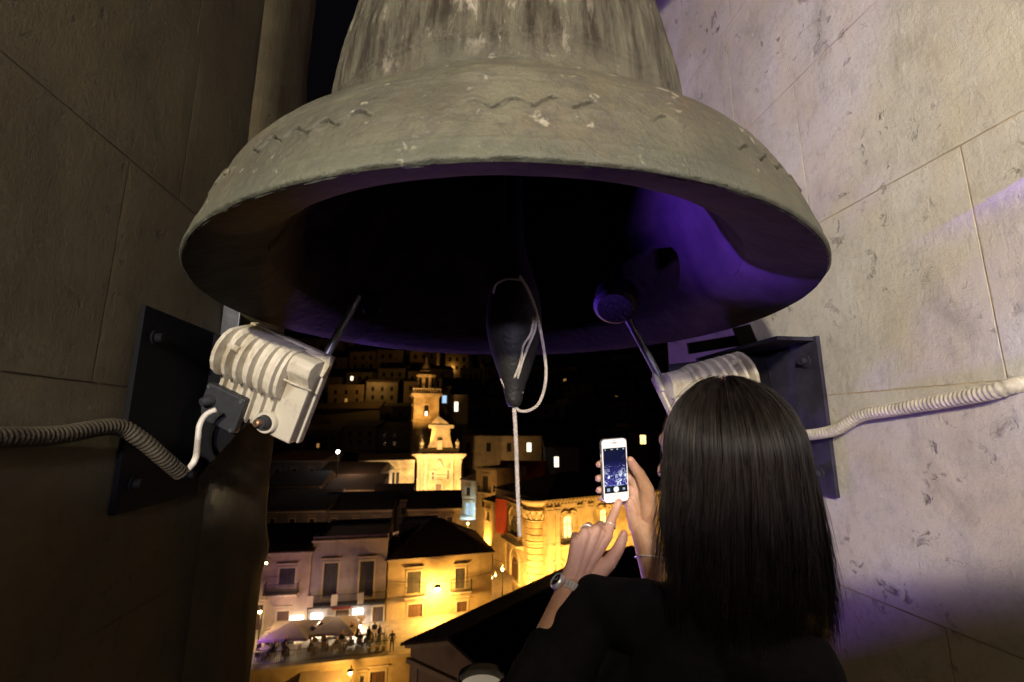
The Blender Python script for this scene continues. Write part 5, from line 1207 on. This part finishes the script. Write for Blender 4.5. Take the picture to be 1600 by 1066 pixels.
# ---- people, parasols, tables on the terrace
def person_mesh(name, seated):
    hgt = 1.72; c_ = []
    if seated:
        c_ = chain([V((0, 0, .50)), V((0, .02, .78)), V((0, 0, 1.02))], [.16, .15, .12]) + [(V((-.17, 0, .98)), .06, V((.17, 0, .98)), .06), (V((0, 0, 1.05)), .05, V((0, 0, 1.14)), .05)]
        c_ += chain([V((0, -.01, 1.21)), V((0, 0, 1.28))], [.09, .10])
        for s_ in (-1, 1): c_ += chain([V((s_ * .1, 0, .5)), V((s_ * .12, -.42, .50)), V((s_ * .12, -.44, .08)), V((s_ * .12, -.56, .05))], [.085, .06, .045, .04]) + chain([V((s_ * .2, 0, .98)), V((s_ * .24, -.08, .74)), V((s_ * .1, -.32, .78))], [.05, .042, .035])
    else:
        c_ = chain([V((0, 0, .9)), V((0, 0, 1.15)), V((0, 0, 1.38))], [.15, .145, .12]) + [(V((-.18, 0, 1.38)), .06, V((.18, 0, 1.38)), .06), (V((0, 0, 1.42)), .05, V((0, 0, 1.5)), .05)]
        c_ += chain([V((0, -.01, 1.57)), V((0, 0, 1.63))], [.085, .095])
        for s_ in (-1, 1): c_ += chain([V((s_ * .09, 0, .88)), V((s_ * .12, -.02, .48)), V((s_ * .13, .02, .08)), V((s_ * .14, -.12, .04))], [.09, .062, .045, .04]) + chain([V((s_ * .21, 0, 1.37)), V((s_ * .27, .02, 1.08)), V((s_ * .2, -.16, .95))], [.052, .042, .035])
    b = blob(name, c_, .028, M['clothes'], None, smooth=2)
    # skin colour on the head and hands
    b.data.materials.append(M['skin']); zh = 1.13 if seated else 1.49
    for p in b.data.polygons:
        if p.center.z > zh and p.center.y < .05: p.material_index = 1
    return b
M['clothes'] = mat('dark_clothes', (.03, .03, .04), .9, scale=2); 
stand = person_mesh('body', False); seat_ = person_mesh('body', True)
C.objects.unlink(stand); C.objects.unlink(seat_)
def person(label, px, py, F, rz, seated=False, sc_=1.0, group=None):
    p = P(px, py, F); e = empty('person', label, 'person', (p.x, p.y, -20), rz, group)
    b = (seat_ if seated else stand).copy(); C.objects.link(b); b.parent = e; b.scale = (sc_,) * 3
person('man standing alone with hands at his waist by the terrace end', 612, 1017, 45.9, .3)
chm = MB(); chm.bbox((-.21, -.2, .43), (.21, .22, .47)); chm.bbox((-.21, .19, .50), (.21, .225, .88))
for a in (-.19, .19):
    for b in (-.18, .2): chm.bbox((a - .018, b - .018, 0), (a + .018, b + .018, .43 if b < 0 else .9))
chair0 = chm.build('chair', M['wood']); C.objects.unlink(chair0)
tbm = MB(); tbm.lathe([(.01, .72), (.40, .72), (.40, .75), (.01, .75)], 20); tbm.lathe([(.03, .03), (.03, .72)], 8); tbm.lathe([(.01, 0), (.24, 0), (.22, .03), (.01, .03)], 12)
table0 = tbm.build('cafe_table', [M['canvas']]); C.objects.unlink(table0)
rr = random.Random(5)
spots = [(425, 1008), (450, 1004), (487, 998), (512, 1012), (540, 996), (565, 1006), (585, 1000), (452, 1024), (494, 1020), (535, 1016), (412, 1028)]
spots.sort()
SIDE = ('right', 'back left', 'front')
def tw(px, py):
    F = 20.0 / math.tan(-(TH + math.atan((533 - py) / FPX))); p = P(px, py, F); return V((p.x, p.y, -19.99))
for k, (px, py) in enumerate(spots):
    p = tw(px, py); t_ = table0.copy(); C.objects.link(t_); t_.location = p
    tag(t_, 'round café table, %s from the left on the terrace' % ORD[k], 'table', 'café tables on the terrace')
    for q in range(3):
        a = rr.uniform(-.4, .4) + (0, 2.3, -1.9)[q]; x, y = p.x + math.cos(a) * .75, p.y + math.sin(a) * .75
        c_ = chair0.copy(); C.objects.link(c_); c_.location = (x, y, -19.99); c_.rotation_euler = (0, 0, a - PI / 2); tag(c_, 'wooden chair at the %s side of the %s café table from the left' % (SIDE[q], ORD[k]), 'chair', 'café chairs on the terrace')
        if rr.random() < .8:
            e = empty('person', 'dark figure seated at the %s side of the %s café table from the left' % (SIDE[q], ORD[k]), 'person', (x, y, -19.99), a - PI / 2, 'people sitting at the café'); b = seat_.copy(); C.objects.link(b); b.parent = e
for k, (px, py) in enumerate(((487, 1006), (500, 1000), (548, 1003), (575, 1010), (592, 1007))):
    e = empty('person', 'dark figure standing between the café tables, %s from the left' % ORD[k], 'person', tw(px, py), rr.uniform(0, 6), 'people standing at the café'); b = stand.copy(); C.objects.link(b); b.parent = e
def parasol(label, px, pk, hwm, F, rz):
    p = P(px, pk, F); e = empty('parasol', label, 'parasol', (p.x, p.y, -19.99), rz); top = p.z + 19.99; ed = top - .75; h = hwm
    q = MB(); cs = [(-h, -h), (h, -h), (h, h), (-h, h)]; vs = [(0, 0, top)]
    for k in range(4):
        a, b = cs[k], cs[(k + 1) % 4]; vs += [(a[0], a[1], ed), ((a[0] + b[0]) / 2 * .97, (a[1] + b[1]) / 2 * .97, ed + .05)]
    fs = [(0, 1 + k, 1 + (k + 1) % 8) for k in range(8)]; vs += [(x, y, z - .22) for x, y, z in vs[1:9]]; fs += [(1 + k, 9 + k, 9 + (k + 1) % 8, 1 + (k + 1) % 8) for k in range(8)]
    q.add(vs, fs).build('canopy', M['canvas'], e); MB().tube([(0, 0, 0), (0, 0, top - .03)], .035, 8).build('pole', M['rail'], e)
    for k in range(4): MB().tube([(0, 0, top - .08), (cs[k][0] * .98, cs[k][1] * .98, ed - .03)], .015, 5).build('rib', M['rail'], e)
    MB().bbox((-.35, -.35, 0), (.35, .35, .12)).build('base', M['rail'], e)
parasol('pale square parasol at the left of the café terrace', 456, 970, 2.15, 47.6, .1)
parasol('pale square parasol right of the first one on the café terrace', 530, 963, 2.05, 48.6, .05)
# potted plants at the terrace end
def potted(px, py, seed):
    F = 20.0 / math.tan(-(TH + math.atan((533 - py) / FPX))); p = P(px, py, F); e = empty('potted_plant', 'small potted shrub, %s of three at the right end of the café terrace' % ORD[seed], 'plant', (p.x, p.y, -19.99), 0, 'potted shrubs on the terrace')
    MB().lathe([(.01, 0), (.16, 0), (.22, .35), (.24, .38), (.20, .38), (.19, .33), (.01, .33)], 14).build('pot', M['trim'], e, smooth=40)
    r_ = random.Random(seed); q = MB()
    for k in range(160):
        d = V((r_.gauss(0, 1), r_.gauss(0, 1), r_.gauss(0, 1))).normalized() * r_.uniform(.1, .36); c_ = V((0, 0, .85)) + V((d.x, d.y, d.z * 1.4)); a = V((r_.gauss(0, 1), r_.gauss(0, 1), r_.gauss(0, 1))).normalized() * .07; b = a.cross(V((r_.gauss(0, 1), r_.gauss(0, 1), 1))).normalized() * .035
        q.add([c_ - a, c_ - b, c_ + a, c_ + b], [(0, 1, 2, 3)])
    q.build('foliage', M['leaf'], e)
M['leaf'] = mat('shrub_leaf', (.05, .08, .03), .7, scale=5)
for k, (px, py) in enumerate(((577, 1018), (590, 1016), (600, 1015))): potted(px, py, k)
# wire cables strung across the street
for k, (a, b, sag) in enumerate((((760, 868, 56), (846, 866, 60), .7), ((772, 845, 60), (905, 838, 62), .6), ((607, 905, 52), (770, 890, 55), .5))):
    p0, p1 = P(*a), P(*b); p0.y -= .6; p1.y -= .8; pts = [p0.lerp(p1, t / 12) - V((0, 0, sag * 4 * t / 12 * (1 - t / 12))) for t in range(13)]
    tag(MB().tube(pts, .02, 5).build('overhead_wire', M['rail']), ['thin wire strung from the ochre house to the palace pier', 'thin wire along the palace front below its lit window', 'thin wire sagging across the ochre house front'][k], 'wire')
